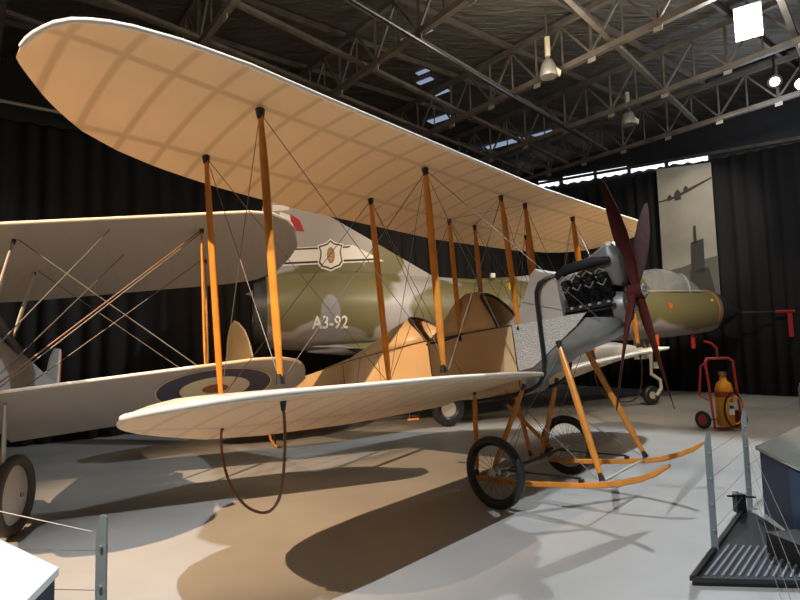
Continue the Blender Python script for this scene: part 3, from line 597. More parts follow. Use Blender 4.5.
MB().prism([PW(u, RV, w+RW) for u, w in [(-4.775, -1.15), (-4.725, -.45), (-4.79, -.47), (-4.85, -1.15)]], side_*.03).build('rudder_stripe', M['orange'], pup)
for k, (gx, gy) in enumerate(((-3.70, 5.50), (-5.05, 5.10))):
    axd = V((.97, .17, .0)).normalized(); wc = V((gx-.07, gy+.02, .385))
    w_ = MB().ring(wc, axd, .33, .052, 48, 12).build('wheel', M['tyre2'], pup, True)
    sgk = 1 if k == 0 else -1
    MB().lathe(wc-axd*sgk*.02, axd*sgk, [(.29, 0), (.285, .02), (.2, .05), (.1, .075), (.03, .085)], 36).build('wheel_disc', M['hub2'], w_, True)
    MB().disc(wc+axd*sgk*.07, axd, .02, .03, 12).build('hub_cap', M['brass'], w_)
MB().tube([V((-5.2, 5.08, .385)), V((-3.70, 5.53, .385))], .02, 8).build('axle', M['dkgrey'], pup)
strut(V((-3.86, 5.49, .39)), PW(.0-PP['st'], -.02, -PP['g']-.03), PF, .06, .035, 'undercarriage_strut', M['silver'], pup, False)
strut(V((-3.90, 5.49, .39)), PB(-.9, .25, -1.58), PF, .06, .035, 'undercarriage_strut', M['silver'], pup, False)
strut(V((-5.0, 5.13, .39)), PB(.3, -.33, -1.62), PF, .06, .035, 'undercarriage_strut', M['silver'], pup, False)
strut(V((-4.98, 5.15, .39)), PB(-.6, -.30, -1.58), PF, .06, .035, 'undercarriage_strut', M['silver'], pup, False)
# small fin-shaped fitting under wing
MB().tube([PB(-4.2, 0, -1.3), PB(-4.5, 0, -1.62)], .02, 8).build('tail_skid', M['wood'], pup)

# ------------------------------------------------------------------ jet fighter
JN = V((9.2, 15.2, 0)); jd = V((.9627, .2705, 0)); js = V((.2705, -.9627, 0))
def J(s, o, z): return JN-jd*s+js*o+V((0, 0, z))
jet = thing('fighter_jet', 'green and grey camouflaged delta-wing jet behind the tan biplane, serial A3-92', 'aeroplane', J(6, 0, 0))
def ellmask(nt, coord, ells, soft=.12):
    """union of soft-edged ellipses in the jet's own length / height map"""
    sx = nt.nodes.new('ShaderNodeSeparateXYZ'); nt.links.new(coord, sx.inputs[0]); tot = None
    for (cs, cz, rs, rz) in ells:
        a = math_(nt, 'DIVIDE', math_(nt, 'SUBTRACT', sx.outputs[0], cs), rs); b = math_(nt, 'DIVIDE', math_(nt, 'SUBTRACT', sx.outputs[1], cz), rz)
        d = math_(nt, 'SQRT', math_(nt, 'ADD', math_(nt, 'MULTIPLY', a, a), math_(nt, 'MULTIPLY', b, b)))
        k = math_(nt, 'DIVIDE', math_(nt, 'SUBTRACT', 1.0+soft/2, d), soft, True); tot = k if tot is None else math_(nt, 'MAXIMUM', tot, k)
    return tot
def camo(name, pale=False):
    m = mat(name, (.3, .3, .3), .38, spec=.4); nt = m.node_tree; b = nt.nodes['Principled BSDF']
    uv = nt.nodes.new('ShaderNodeUVMap'); uv.uv_map = 'UVMap'; n = nt.nodes.new('ShaderNodeTexNoise'); n.inputs['Scale'].default_value = 1.6; n.inputs['Detail'].default_value = 1
    nt.links.new(uv.outputs[0], n.inputs['Vector']); sub = nt.nodes.new('ShaderNodeVectorMath'); sub.operation = 'SUBTRACT'; nt.links.new(n.outputs['Color'], sub.inputs[0]); sub.inputs[1].default_value = (.5, .5, .5)
    scl = nt.nodes.new('ShaderNodeVectorMath'); scl.operation = 'SCALE'; scl.inputs[3].default_value = .55; nt.links.new(sub.outputs[0], scl.inputs[0])
    ad = nt.nodes.new('ShaderNodeVectorMath'); nt.links.new(uv.outputs[0], ad.inputs[0]); nt.links.new(scl.outputs[0], ad.inputs[1])
    green = ellmask(nt, ad.outputs[0], [(11.3, 2.85, 1.35, .62), (12.0, 2.45, .6, .4), (10.55, 2.35, .42, .45), (10.7, 3.1, .75, .5), (8.6, 2.45, 1.05, .62), (7.5, 2.75, 1.0, .62), (1.6, 2.5, 1.9, .62), (3.6, 2.7, 1.4, .7), (9.9, 3.6, .42, .55), (5.4, 2.4, .5, .4)])
    grey2 = ellmask(nt, uv.outputs[0], [(11.25, 2.35, .2, .42), (11.2, 1.85, .75, .3)])
    belly = math_(nt, 'DIVIDE', math_(nt, 'SUBTRACT', 1.86, ), .03) if False else None
    sx = nt.nodes.new('ShaderNodeSeparateXYZ'); nt.links.new(ad.outputs[0], sx.inputs[0]); bel = math_(nt, 'MULTIPLY', math_(nt, 'SUBTRACT', 1.93, sx.outputs[1]), 25, True)
    mx = nt.nodes.new('ShaderNodeMixRGB'); mx.inputs[1].default_value = (.42, .39, .385, 1); mx.inputs[2].default_value = (.175, .155, .072, 1); nt.links.new(green, mx.inputs[0])
    mg = nt.nodes.new('ShaderNodeMixRGB'); nt.links.new(mx.outputs[0], mg.inputs[1]); mg.inputs[2].default_value = (.29, .275, .27, 1); nt.links.new(grey2, mg.inputs[0])
    m2 = nt.nodes.new('ShaderNodeMixRGB'); nt.links.new(mg.outputs[0], m2.inputs[1]); m2.inputs[2].default_value = (.34, .32, .30, 1); nt.links.new(bel, m2.inputs[0])
    nt.links.new(m2.outputs[0], b.inputs['Base Color']); return m
CAMO = camo('camouflage_paint')
prof = [(1.1, .54, 2.37, .55), (1.4, .57, 2.35, .57), (2.2, .62, 2.33, .62), (3.1, .66, 2.32, .66), (4.0, .74, 2.36, .72), (5.0, .95, 2.4, .80), (6.6, 1.0, 2.36, .80), (7.8, .98, 2.34, .76), (9.0, .92, 2.4, .80), (10.5, .84, 2.5, .86), (11.8, .80, 2.48, .84), (12.5, .74, 2.46, .76)]
def jrow(s): return [interp(s, [p[0] for p in prof], [p[k] for p in prof]) for k in (1, 2, 3)]
rings = []; uvs = []
for s in list(np.linspace(1.1, 12.5, 40)):
    hw, zc, hh = jrow(s); r_ = []; q_ = []
    for k in range(36):
        a = 2*math.pi*k/36; z = zc+hh*math.sin(a); r_.append(J(s, hw*math.cos(a), z)); q_.append((s, z))
    rings.append(r_); uvs.append(q_)
jf = MB().loft(rings, True, True, uvs).build('jet_fuselage', CAMO, jet, True)
MB().loft([[J(s, r*math.cos(a), z+r*math.sin(a)) for a in [2*math.pi*k/28 for k in range(28)]] for s, r, z in ((-.12, .012, 2.31), (0, .035, 2.32), (.25, .17, 2.335), (.55, .35, 2.35), (.85, .46, 2.36), (1.1, .54, 2.37))]).build('nose_cone', M['radome'], jet, True)
MB().ring(J(1.22, 0, 2.37), jd, .55, .012, 40, 6).build('nose_ring', M['orange'], jet)
MB().tube([J(0, 0, 2.31), V((10.16, 15.17, 2.31))], [.022, .012], 8).build('pitot_probe', M['dkgrey'], jet)
MB().tube([V((10.14, 15.17, 2.31)), V((10.60, 15.10, 2.30))], .04, 8).build('probe_cover', M['streamer'], jet)
MB().box(V((10.48, 15.11, 1.95)), (.12, -.01, 0), (0, .008, 0), (0, 0, .68)).build('cover_streamer', M['streamer'], jet)
# spine and fin
rings = []; uvs = []
for s, w_, zt in ((3.1, .38, 3.02), (3.3, .36, 3.30), (3.8, .34, 3.42), (5, .30, 3.40), (6, .28, 3.32), (6.6, .27, 3.25), (7.8, .25, 3.18), (9, .22, 3.24), (12.4, .16, 3.36)):
    zb = 2.75; rr = [(w_*1.0, zb), (w_, zt-.18), (w_*.75, zt-.05), (w_*.35, zt), (-w_*.35, zt), (-w_*.75, zt-.05), (-w_, zt-.18), (-w_, zb)]
    rings.append([J(s, o, z) for o, z in rr]); uvs.append([(s, z) for o, z in rr])
MB().loft(rings, True, True, uvs).build('dorsal_spine', CAMO, jet, True)
fin = [(8.2, 3.0), (8.7, 3.2), (10.0, 3.93), (11.31, 4.66), (12.0, 5.05), (12.5, 5.1), (12.62, 4.2), (12.6, 3.3)]
def fin_th(s, z): return .075
mb = MB(); n = len(fin); a_ = [J(s, .07, z) for s, z in fin]; b_ = [J(s, -.07, z) for s, z in fin]
mb.add(a_+b_, [tuple(range(n)), tuple(reversed(range(n, 2*n)))]+[(i, (i+1) % n, (i+1) % n+n, i+n) for i in range(n)], [(s, z) for s, z in fin]*2)
jfin = mb.build('tail_fin', CAMO, jet)
# fin flash
MB().prism([J(s, .072, z) for s, z in ((12.2, 4.25), (12.2, 4.62), (11.98, 4.55), (11.9, 4.3))], js*.006).build('fin_flash', M['white'], jet)
MB().prism([J(s, .073, z) for s, z in ((11.95, 4.22), (11.98, 4.58), (11.78, 4.45), (11.68, 4.2))], js*.006).build('fin_flash', M['streamer'], jet)
MB().prism([J(s, .072, z) for s, z in ((12.35, 4.62), (12.0, 4.66), (12.0, 4.76), (12.35, 4.76))], js*.006).build('fin_flash', M['white'], jet)
# white band with black edge lines and shield, lies on the fin base
MB().prism([J(s, .073, z) for s, z in ((12.58, 3.42), (12.58, 3.80), (10.62, 3.93), (9.92, 3.575))], js*.004).build('fin_band', M['white'], jet)
MB().prism([J(s, .079, z) for s, z in ((12.58, 3.75), (12.58, 3.78), (10.66, 3.905), (10.72, 3.865))], js*.003).build('band_line', M['ink'], jet)
MB().prism([J(s, .079, z) for s, z in ((12.58, 3.455), (12.58, 3.495), (10.1, 3.64), (10.0, 3.60))], js*.003).build('band_line', M['ink'], jet)
def shield(c, k, o, name, m, parent):
    sh = [(-1, .72), (-.62, .8), (-.3, .88), (0, 1.12), (.3, .88), (.62, .8), (1, .72), (.86, .3), (.9, -.1), (1, -.5), (.75, -.82), (.3, -.95), (0, -1.08), (-.3, -.95), (-.75, -.82), (-1, -.5), (-.9, -.1), (-.86, .3)]
    return MB().prism([J(c[0]-x*k*1.02, o, c[1]+y*k*1.16+x*k*.08) for x, y in sh], js*.004).build(name, m, parent)
cc = (11.12, 3.69); cr = shield(cc, .285, .082, 'crest_shield', M['white'], jet)
shield(cc, .255, .088, 'crest_outline', M['ink'], cr); shield(cc, .225, .094, 'crest_field', M['white'], cr)
MB().prism([J(cc[0]-.085*math.cos(a), .10, cc[1]+.0+.185*math.sin(a)*(1 if abs(math.sin(a)) < .9 else .97)) for a in [2*math.pi*k/20 for k in range(20)]], js*.004).build('crest_figure', M['brownink'], cr)
for q in range(3): MB().box(J(cc[0]-.0, .106, cc[1]+.07-.07*q), jd*(.12-.02*q), js*.002, (0, 0, .014)).build('crest_figure', M['cream'], cr)
# serial, wrapped on the fuselage side
def jtext(txt, s0, z0, size, name):
    cu = bpy.data.curves.new(name, 'FONT'); cu.body = txt; cu.size = size; cu.resolution_u = 3; cu.offset = size*.018; cu.space_character = 1.02
    ob = bpy.data.objects.new(name, cu); C.objects.link(ob); bpy.context.view_layer.update()
    me = bpy.data.meshes.new_from_object(ob.evaluated_get(bpy.context.evaluated_depsgraph_get())); bpy.data.objects.remove(ob)
    bm = bmesh.new(); bm.from_mesh(me); bmesh.ops.subdivide_edges(bm, edges=[e for e in bm.edges if e.calc_length() > .06], cuts=2)
    off = jet.location
    for v in bm.verts:
        s = s0-v.co.x*.80; z = z0+v.co.y*1.0; hw, zc, hh = jrow(s); q = max(1-((z-zc)/hh)**2, 0)
        v.co = J(s, hw*math.sqrt(q)+.012, z)-off
    bm.to_mesh(me); bm.free(); me.materials.clear(); me.materials.append(M['white'])
    o = bpy.data.objects.new(name, me); C.objects.link(o); o.parent = jet; return o
jtext('A3-92', 11.62, 2.08, .36, 'serial_number')
# canopy
rings = []
for s, w_, zt in ((1.25, .10, 2.93), (1.55, .27, 3.10), (1.9, .36, 3.30), (2.3, .39, 3.46), (2.7, .39, 3.48), (3.1, .37, 3.42), (3.35, .33, 3.34)):
    rings.append([J(s, w_*math.cos(a), 2.80+(zt-2.80)*math.sin(a)) for a in [math.pi*k/16 for k in range(17)]])
cn = MB().loft(rings, False, False).build('canopy', M['glass'], jet, True); q_ = cn.modifiers.new('thick', 'SOLIDIFY'); q_.thickness = .012
for s, w_, zt in ((1.95, .37, 3.33), (3.3, .35, 3.37)): MB().tube([J(s-.03*math.sin(a), w_*math.cos(a), 2.80+(zt-2.80)*math.sin(a)) for a in [math.pi*k/16 for k in range(17)]], .028, 8).build('canopy_frame', M['gearwhite'], cn)
MB().tube([J(s, w_, 2.86) for s, w_ in ((1.25, .2), (1.6, .34), (2.0, .39), (2.6, .41), (3.3, .38))], .022, 8).build('canopy_frame', M['gearwhite'], cn)
MB().box(J(2.95, 0, 3.05), jd*.14, js*.36, (0, 0, .62)).build('ejection_seat', M['leather'], jet); MB().box(J(2.9, 0, 3.32), jd*.12, js*.24, (0, 0, .12)).build('headrest', M['dkgrey'], jet)
MB().box(J(1.85, 0, 3.0), jd*.3, js*.4, (0, 0, .18)).build('gunsight', M['dkgrey'], jet)
# air intakes
for sg in (1, -1):
    rings = []; uvs = []
    for s, o_, hh in ((3.95, .80, .46), (4.1, .86, .52), (4.8, .92, .58), (6.5, .85, .55)):
        rings.append([J(s, sg*(o_+.20*math.cos(a)), 2.32+hh*math.sin(a)) for a in [2*math.pi*k/20 for k in range(20)]]); uvs.append([(s, 2.32+hh*math.sin(a)) for a in [2*math.pi*k/20 for k in range(20)]])
    MB().loft(rings, True, True, uvs).build('air_intake', CAMO, jet, True)
    MB().lathe(J(3.65, sg*.80, 2.32), -jd, [(.02, 0), (.14, .3), (.2, .45)], 20).build('intake_cone', M['gearwhite'], jet, True)
# delta wing
def delta(sg, span):
    z0 = 1.72; out = [(4.9, .7), (9.9, span), (10.35, span), (11.6, span*.5), (11.9, .6)]
    rings = []; uvs = []
    for t in (0, .25, .5, .75, 1):
        o_ = .5+(span-.5)*t; le = 4.9+(9.9-4.9)*t; te = 11.6+(10.9-11.6)*t; th_ = .12*(1-t)+.025
        rr = [(le, 0), (le+.3*(te-le), th_), (le+.6*(te-le), th_*.8), (te, .006), (te, -.006), (le+.6*(te-le), -th_*.5), (le+.3*(te-le), -th_*.6)]
        rings.append([J(s, sg*o_, z0-.03*t*2+z) for s, z in rr]); uvs.append([(s, 2.2) for s, z in rr])
    MB().loft(rings, True, True, uvs).build('delta_wing', CAMO, jet, True)
delta(1, 2.7); delta(-1, 2.4)
for k in range(3): MB().loft([[J(s, .95+.45*k+r*math.cos(a), 1.62+r*math.sin(a)) for a in [2*math.pi*q/10 for q in range(10)]] for s, r in ((10.2, .01), (10.6, .07), (11.2, .08), (11.75, .02))]).build('elevon_fairing', M['dkgrey'], jet, True)
# drop tank
MB().lathe(J(6.6, 1.55, 1.42), jd, [(.02, -1.1), (.16, -.7), (.23, 0), (.24, .9), (.20, 1.5), (.11, 2.0), (.02, 2.35)], 24).build('drop_tank', M['hub2'], jet, True)
# exhaust
MB().lathe(J(12.45, 0, 2.46), -jd, [(.72, 0), (.68, .12), (.62, .3), (.5, .32), (.48, 0)], 30).build('jet_nozzle', M['dkgrey'], jet, True)
MB().lathe(J(12.6, .05, 2.85), -jd, [(.14, -.2), (.14, .1), (.05, .22), (.01, .3)], 14).build('parachute_housing', M['steel'], jet, True)
MB().box(J(7.4, .30, 3.24), jd*.1, js*.08, (0, 0, .1)).build('spine_blister', M['white'], jet)
MB().prism([J(s, .255+.0, z) for s, z in ((7.2, 2.84), (7.2, 3.02), (7.08, 3.02), (7.02, 2.84))], js*.48).build('yellow_marking', M['yellowp'], jet)
# nose gear and main gear
ng = MB().tube([J(2.930, 0, 1.75), J(2.950, 0, 1.05), J(2.980, 0, .75)], [.05, .045, .035], 10).build('nose_gear_leg', M['gearwhite'], jet, True)
MB().tube([J(2.980, .0, .78), J(2.780, .08, .62), J(2.780, .1, .42), J(2.930, .1, .24)], .045, 8).build('gear_fork', M['gearwhite'], ng, True)
MB().tube([J(2.930, 0, 1.0), J(3.180, 0, 1.7)], .02, 8).build('gear_brace', M['gearwhite'], ng); MB().box(J(2.890, .06, 1.0), jd*.14, js*.1, (0, 0, .16)).build('torque_link', M['gearwhite'], ng)
w_ = MB().ring(J(3.010, 0, .25), js, .16, .085, 30, 12).build('nose_wheel', M['tyre'], jet, True); MB().disc(J(3.010, 0, .25), js, .12, .1).build('wheel_hub', M['gearwhite'], w_)
MB().prism([J(2.730, -.22, 1.72), J(3.280, -.22, 1.72), J(3.230, -.3, 1.15), J(2.830, -.3, 1.15)], js*.02).build('gear_door', M['gearwhite'], jet)
for sg, so in ((1, .95), (-1, 1.3)):
    l_ = MB().tube([J(8.9, sg*so, 1.65), J(8.9, sg*so, .35)], .06, 10).build('main_gear_leg', M['gearwhite'], jet, True)
    w_ = MB().ring(J(8.9, sg*(so+.14), .36), js, .25, .11, 30, 12).build('main_wheel', M['tyre'], jet, True); MB().disc(J(8.9, sg*(so+.14), .36), js, .18, .12).build('wheel_hub', M['gearwhite'], w_)
MB().box(J(1.75, .15, 1.60), jd*.12, js*.008, (0, 0, .42)).build('warning_streamer', M['streamer'], jet)
MB().box(J(3.15, .5, 1.52), jd*.10, js*.008, (0, 0, .5)).build('warning_streamer', M['orange'], jet)
MB().prism([J(s, .60, z) for s, z in ((2.86, 2.50), (2.80, 2.55), (2.74, 2.5), (2.77, 2.41), (2.83, 2.41))], js*.04).build('warning_mark', M['orange'], jet)
MB().box(J(1.42, .50, 2.61), jd*.06, js*.06, (0, 0, .06)).build('yellow_marking', M['yellowp'], jet)

# ------------------------------------------------------------------ hanging print on the right wall
pb = 17.45
ban = thing('hanging_banner', 'tall sepia photographic banner with a bomber above a tower, on the dark curtain', 'banner', H(8.2, pb, 2.6))
def bannermat():
    m = mat('sepia_sky_print', (.40, .35, .27), .7); nt = m.node_tree; b = nt.nodes['Principled BSDF']; tc = nt.nodes.new('ShaderNodeTexCoord'); n = nt.nodes.new('ShaderNodeTexNoise'); n.inputs['Scale'].default_value = .8; n.inputs['Detail'].default_value = 3
    nt.links.new(tc.outputs['Object'], n.inputs['Vector']); r = nt.nodes.new('ShaderNodeValToRGB'); r.color_ramp.elements[0].position = .35; r.color_ramp.elements[1].position = .7
    r.color_ramp.elements[0].color = (.50, .45, .36, 1); r.color_ramp.elements[1].color = (.68, .62, .50, 1); nt.links.new(n.outputs['Fac'], r.inputs[0]); nt.links.new(r.outputs[0], b.inputs['Base Color']); return m
a1, a0 = 9.0, 7.35
_H = H
def H(a, b, z): return _H((a-9.0)*1.0+9.0-.10, b, z) if b > 17.3 and b < 17.5 else _H(a, b, z)
def P_(a, z, o=0): return H(a, pb-o, z)
MB().prism([P_(a1, 2.6), P_(a1, 7.08), P_(a0, 6.86), P_(a0, 2.6)], ax_b*.02).build('banner_sheet', bannermat(), ban)
MB().prism([P_(a1, 2.6, .006), P_(a1, 3.75, .006), P_(8.3, 3.85, .006), P_(8.0, 3.95, .006), P_(a0, 4.05, .006), P_(a0, 2.6, .006)], ax_b*.004).build('printed_ground', M['printm'], ban)
tw_ = MB(); tw_.prism([P_(8.12, 3.6, .012), P_(8.08, 4.55, .012), P_(7.70, 4.62, .012), P_(7.72, 3.6, .012)], ax_b*.004); tw_.prism([P_(8.0, 4.5, .012), P_(7.98, 5.05, .012), P_(7.9, 5.05, .012), P_(7.9, 4.5, .012)], ax_b*.004)
tw_.prism([P_(8.2, 2.6, .012), P_(8.16, 3.7, .012), P_(7.6, 3.75, .012), P_(7.5, 3.2, .012), P_(7.4, 2.6, .012)], ax_b*.004); tw_.build('printed_tower', M['printk'], ban)
bo = MB(); bo.prism([P_(a1, 6.02, .012), P_(8.6, 6.06, .012), P_(8.35, 6.12, .012), P_(8.0, 6.24, .012), P_(a0, 6.42, .012), P_(a0, 6.37, .012), P_(8.0, 6.14, .012), P_(8.4, 6.02, .012), P_(a1, 5.98, .012)], ax_b*.004)
for (a, z, w, h) in ((8.38, 6.07, .10, .22), (8.63, 6.05, .07, .12), (8.12, 6.2, .07, .14)): bo.prism([P_(a+w, z-h*.6, .014), P_(a+w, z+h*.4, .014), P_(a, z+h, .014), P_(a-w, z+h*.4, .014), P_(a-w, z-h*.6, .014)], ax_b*.004)
bo.build('printed_bomber', M['printk'], ban)

# ------------------------------------------------------------------ lamps
def pendant(a, b, zc, label):
    c = H(a, b, zc); r = thing('pendant_lamp', label, 'lamp', c, None)
    MB().lathe(c, (0, 0, 1), [(.165, -.20), (.175, -.18), (.165, -.08), (.135, .05), (.085, .15), (.04, .18), (.035, .24)], 26).build('lamp_shade', M['lens'], r, True)
    MB().box(c+V((0, 0, .42)), (.09, 0, 0), (0, .07, 0), (0, 0, .4)).build('ballast_box', M['cream'], r)
    MB().tube([c+V((0, 0, .6)), c+V((0, 0, 8.3-c.z))], .012, 6).build('suspension_rod', M['steelbeam'], r)
    MB().box(c+V((.17, -.05, -.12)), (.10, 0, -.08), (0, .06, 0), (.02, 0, .1)).build('lamp_clip', M['cream'], r)
pendant(6.62, 8.98, 7.1, 'nearer unlit bell-shaped pendant lamp, left of the floodlight')
pendant(7.15, 12.8, 7.15, 'further unlit bell-shaped pendant lamp, lower right of the other one')
fl = thing('flood_light', 'big glaring white floodlight hanging high at the right', 'spotlight', WHITE_LAMP)
fd = (V((0, 0, 1.7))-V(WHITE_LAMP)).normalized(); fr_ = fd.cross(V((0, 0, 1))).normalized(); fu_ = fr_.cross(fd)
MB().box(V(WHITE_LAMP), fr_*.34, fu_*.46, fd*.02).build('lamp_glass', LAMP, fl)
MB().box(V(WHITE_LAMP)-fd*.12, fr_*.42, fu_*.56, fd*.2).build('lamp_housing', M['lens'], fl)
MB().tube([V(WHITE_LAMP)-fd*.15, V(WHITE_LAMP)+V((0, 0, 1.0))], .02, 6).build('lamp_bracket', M['steelbeam'], fl)
for i, (a, b, z, lab) in enumerate(((4.31, 13.83, 7.2, 'left one of two small lit spotlights right of the floodlight'), (4.0, 14.45, 7.2, 'right one of two small lit spotlights at the right edge'))):
    c = H(a, b, z); r = thing('spotlight', lab, 'spotlight', c, None); d = (V((0, 0, 2))-c).normalized()
    MB().disc(c, d, .09 if i == 0 else .12, .02).build('lamp_glass', LAMP2, r); MB().lathe(c-d*.02, -d, [(.14, 0), (.14, .1), (.1, .25), (.04, .28)], 18).build('lamp_housing', M['black'], r)
    MB().tube([c-d*.15, c+V((0, 0, .9))], .02, 6).build('lamp_bracket', M['black'], r)
# ------------------------------------------------------------------ fire extinguisher trolley
tx, ty = 5.86, 10.35; tr = thing('extinguisher_trolley', 'yellow fire extinguisher on a red wheeled trolley by the dark curtain', 'fire extinguisher', (tx, ty, 0))
T_ = lambda x, y, z: V((tx+x, ty+y, z))
for k in (-1, 1):
    MB().tube([T_(-.06+.40*k*.62+.05, -.10, .05), T_(-.08+.25*k, -.05, 1.25), T_(-.08+.20*k, 0, 1.30), T_(-.08, 0, 1.30)], .022, 8).build('trolley_frame', M['firered'], tr, True)
MB().tube([T_(.24, -.10, .06), T_(-.26, -.10, .06)], .022, 8).build('trolley_frame', M['firered'], tr)
MB().tube([T_(-.30, -.02, .55), T_(-.40, .1, .62), T_(-.34, .1, 1.15), T_(-.2, .02, 1.30)], .02, 8).build('trolley_frame', M['firered'], tr)
MB().tube([T_(-.08, 0, 1.30), T_(-.10, -.05, 1.48), T_(-.22, -.1, 1.58), T_(-.36, -.12, 1.62)], .02, 8).build('handle', M['firered'], tr, True)
cy = MB().lathe(T_(0, 0, 0), (0, 0, 1), [(.13, .08), (.15, .12), (.15, .72), (.12, .84), (.06, .90), (.05, .98)], 26).build('extinguisher_cylinder', M['yellow'], tr, True)
MB().lathe(T_(0, 0, 0), (0, 0, 1), [(.155, .60), (.155, .70)], 26).build('strap', M['firered'], cy)
MB().box(T_(.03, -.155, .40), (.10, 0, 0), (0, .01, 0), (0, 0, .22)).build('label_plate', M['white'], cy); MB().box(T_(.03, -.165, .43), (.07, 0, 0), (0, .006, 0), (0, 0, .05)).build('label_plate', M['ink'], cy)
MB().disc(T_(0, 0, 1.02), (0, 0, 1), .07, .06).build('valve', M['brass'], cy)
hp_ = [T_(.17*math.cos(a)+.05, -.19, .38+.30*math.sin(a)) for a in [2*math.pi*k/28 for k in range(24)]]; MB().tube(hp_, .016, 8).build('hose', M['black'], tr, True)
hp_ = [T_(.15*math.cos(a)+.06, -.215, .38+.24*math.sin(a)) for a in [2*math.pi*k/28 for k in range(28)]]; MB().tube(hp_, .014, 8).build('hose', M['yellow'], tr, True)
for k in (-1, 1):
    w_ = MB().ring(T_(-.36 if k < 0 else .30, .10, .18), (.93, .37, 0), .13, .035, 28, 10).build('wheel', M['tyre'], tr, True); MB().disc(T_(-.36 if k < 0 else .30, .10, .18), (.93, .37, 0), .115, .035).build('wheel_disc', M['firered'], w_)
MB().tube([T_(-.36, .10, .18), T_(.30, .10, .18)], .014, 6).build('axle', M['black'], tr)

# ------------------------------------------------------------------ barrier posts, wires, plinths
def post(x, y, h, label, w=.052, rot=0):
    r = thing('barrier_post', label, 'barrier post', (x, y, 0), 'grey steel barrier posts with wires')
    c, s = math.cos(rot), math.sin(rot); X = V((c, s, 0)); Y = V((-s, c, 0)); B = V((x, y, 0))
    prof_ = [(-w/2, 0), (w/2, 0), (w/2, h-.01), (w*.2, h), (-.1*w, h), (-w/2, h-.09)]
    MB().prism([B+X*a-Y*.006+V((0, 0, b)) for a, b in prof_], Y*.012).build('post_plate', M['post'], r)
    MB().box(B+V((0, 0, .005)), X*.1, Y*.08, (0, 0, .01)).build('base_plate', M['post'], r)
    for k in range(4): MB().disc(B-Y*.01+V((0, 0, h-.16-.2*k)), Y, .008, .02, 10).build('wire_stud', M['steel'], r)
    return B
hA, hB = .955, .97
pA = post(2.437, 4.585, hA, 'grey barrier post in front of the skid tip, left of the tray'); pB = post(3.43, 5.74, hB, 'grey barrier post rising at the left edge of the blue display stand')
pC = post(5.75, 8.2, 1.0, 'grey barrier post furthest away at the right edge'); pD = post(1.53, 2.17, .96, 'grey barrier post nearest the camera at lower right, cut by the edge', .05)
pE = post(-1.585, 3.0, .89, 'grey barrier post at lower left beside the white panel', .056); pF = post(-3.4, 3.25, .93, 'grey barrier post out at the far left')
for P1, P2, h, nm in ((pA, pB, .95, 'left and right of the tray'), (pB, pC, .97, 'behind the blue display stand'), (pB, pD, .91, 'crossing in front of the blue cabinet'), (pE, pF, .87, 'at lower left')):
    for k in range(4):
        z = h-.16-.2*k; o = MB().tube([P1+V((0, 0, z)), (P1+P2)/2+V((0, 0, z-.012)), P2+V((0, 0, z))], .0018 if nm != 'at lower left' else .0022, 5).build('barrier_wire', M['wire'])
        tag(o, ['topmost', 'second', 'third', 'lowest'][k]+' thin barrier wire '+nm, 'wire', 'thin wires between the barrier posts')
o = MB().tube([pE+V((-.06, .02, .80)), V((-3.4, 3.25, 1.12))], .0028, 6).build('barrier_wire', M['silver']); tag(o, 'thick pale barrier cord sloping up to the silver wheel at lower left', 'cord')
# display stand on the right
A_ = V((3.48, 5.60, 0)); B_ = V((3.03, 3.90, 0)); Xr = V((.93, -.1, 0))
ds = thing('display_stand', 'blue display stand with sloping glossy silver top at the right edge', 'display stand', (3.4, 5.0, 0))
AT, BT = A_+V((0, 0, .60)), B_+V((0, 0, .62)); AR, BR = A_+Xr*.55, B_+Xr*.55
ART, BRT = AR+V((0, 0, .84)), BR+V((0, 0, .86))
def hexa(bot, top, name, m, parent): return MB().add(bot+top, [(0, 3, 2, 1), (4, 5, 6, 7), (0, 1, 5, 4), (1, 2, 6, 5), (2, 3, 7, 6), (3, 0, 4, 7)]).build(name, m, parent)
hexa([A_, B_, BR, AR], [AT, BT, BRT, ART], 'cabinet', M['panelnavy'], ds)
k_ = .03
e1 = V((-.03, .02, 0)); hexa([AT+e1, BT+V((-.03, -.03, 0)), BRT+V((.02, -.03, .01)), ART+V((.02, .03, .01))], [AT+e1+V((0, 0, .03)), BT+V((-.03, -.03, .03)), BRT+V((.02, -.03, .04)), ART+V((.02, .03, .04))], 'sloping_top', M['acrylic'], ds)
P0 = A_+(B_-A_)*.41; nf = V((-(A_-B_).y, (A_-B_).x, 0)).normalized()*.012
hexa([P0, B_, B_+nf, P0+nf], [P0+V((0, 0, .585)), B_+V((0, 0, .60)), B_+nf+V((0, 0, .60)), P0+nf+V((0, 0, .585))], 'front_panel', M['panelblue'], ds)
MB().box(V((2.98, 4.35, .12)), (.34, .05, 0), (-.06, .30, 0), (0, 0, .17)).build('base_foot', M['black'], ds)
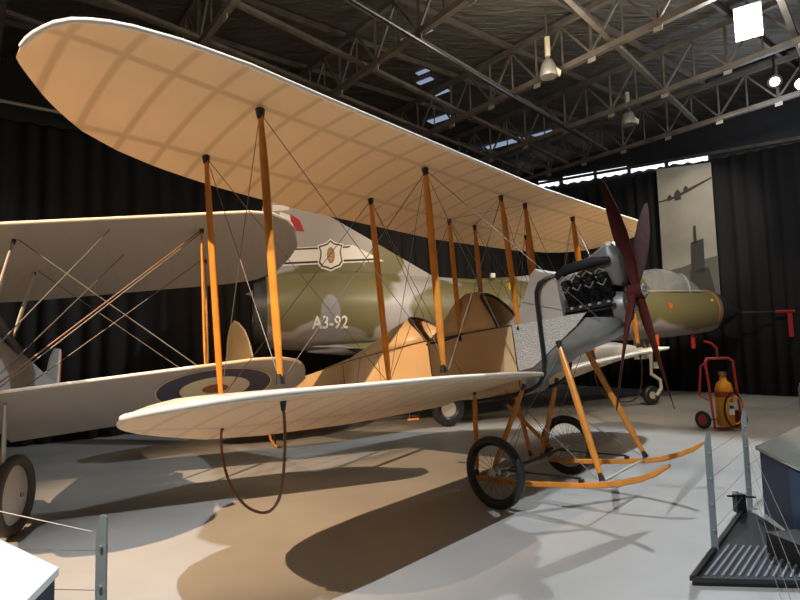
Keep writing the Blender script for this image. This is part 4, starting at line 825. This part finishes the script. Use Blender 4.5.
# tray
t0 = V((1.98, 4.05, 0)); t1 = V((3.22, 5.52, 0)); tx_ = V((1.0, -.13, 0))
ty_ = (t1-t0); 
trr = thing('floor_tray', 'black floor tray with ribbed mat at the foot of the blue stand', 'tray', (2.5, 4.2, 0))
t2 = t0+tx_*1.25
nrm_ = V((0, 0, 1))
mbt = MB(); mbt.prism([t0, t0+tx_*.98, t0+tx_*.98+ty_*.12, t0+tx_*.12+ty_*.98, t1], (0, 0, .035)); mbt.build('tray_body', M['blackmet'], trr)
for p, q in ((t0, t0+tx_*.98), (t0, t1)): MB().bar(V(p)+V((0, 0, .045)), V(q)+V((0, 0, .045)), .035, .03).build('tray_rim', M['blackmet'], trr)
for k in range(15):
    f = .05+k*.028; pass
rb = MB()
for k in range(16):
    x0 = .07+k*.055; y1 = min(.52, .52-(.0 if k < 7 else (k-7)*.035)); rb.tube([t0+tx_*x0+ty_*.04+V((0, 0, .042)), t0+tx_*(x0+.02)+ty_*y1*.8+V((0, 0, .042))], .011, 6)
rb.build('ribbed_mat', M['rib'], trr)
bk = thing('floor_clamp', 'small black clamp with a wing knob at the far end of the tray', 'clamp', t1+V((0, 0, .035)))
MB().box(t1+V((-.02, .0, .12)), (.09, 0, 0), (0, .07, 0), (0, 0, .17)).build('clamp_body', M['black'], bk); MB().tube([t1+V((-.13, 0, .19)), t1+V((.14, 0, .17))], .01, 6).build('clamp_handle', M['black'], bk); MB().disc(t1+V((-.07, -.03, .23)), (0, 0, 1), .025, .03, 12).build('clamp_knob', M['steel'], bk)
# display stand, lower left
ls = thing('display_stand', 'white-topped navy display stand cut off at the lower left corner', 'display stand', (-1.7, 2.1, 0))
Cc = V((-1.39, 2.31, .885)); Dd = V((-2.15, 2.80, .93)); Ee = V((-1.36, 1.75, .795)); Gg = Dd+(Ee-Cc)
n_ = V((0, 0, -.03))
hexa([Cc+n_, Dd+n_, Gg+n_, Ee+n_], [Cc, Dd, Gg, Ee], 'white_panel', M['bluewhite'], ls)
ins = lambda p, k: V((p.x, p.y, 0))
c4 = (Cc+Dd+Ee+Gg)/4
def inn(p): return p+(V((c4.x, c4.y, p.z))-p)*.04
q4 = [inn(Cc), inn(Dd), inn(Gg), inn(Ee)]
hexa([V((p.x, p.y, 0)) for p in q4], [p+V((0, 0, -.031)) for p in q4], 'cabinet', M['panelnavy'], ls)
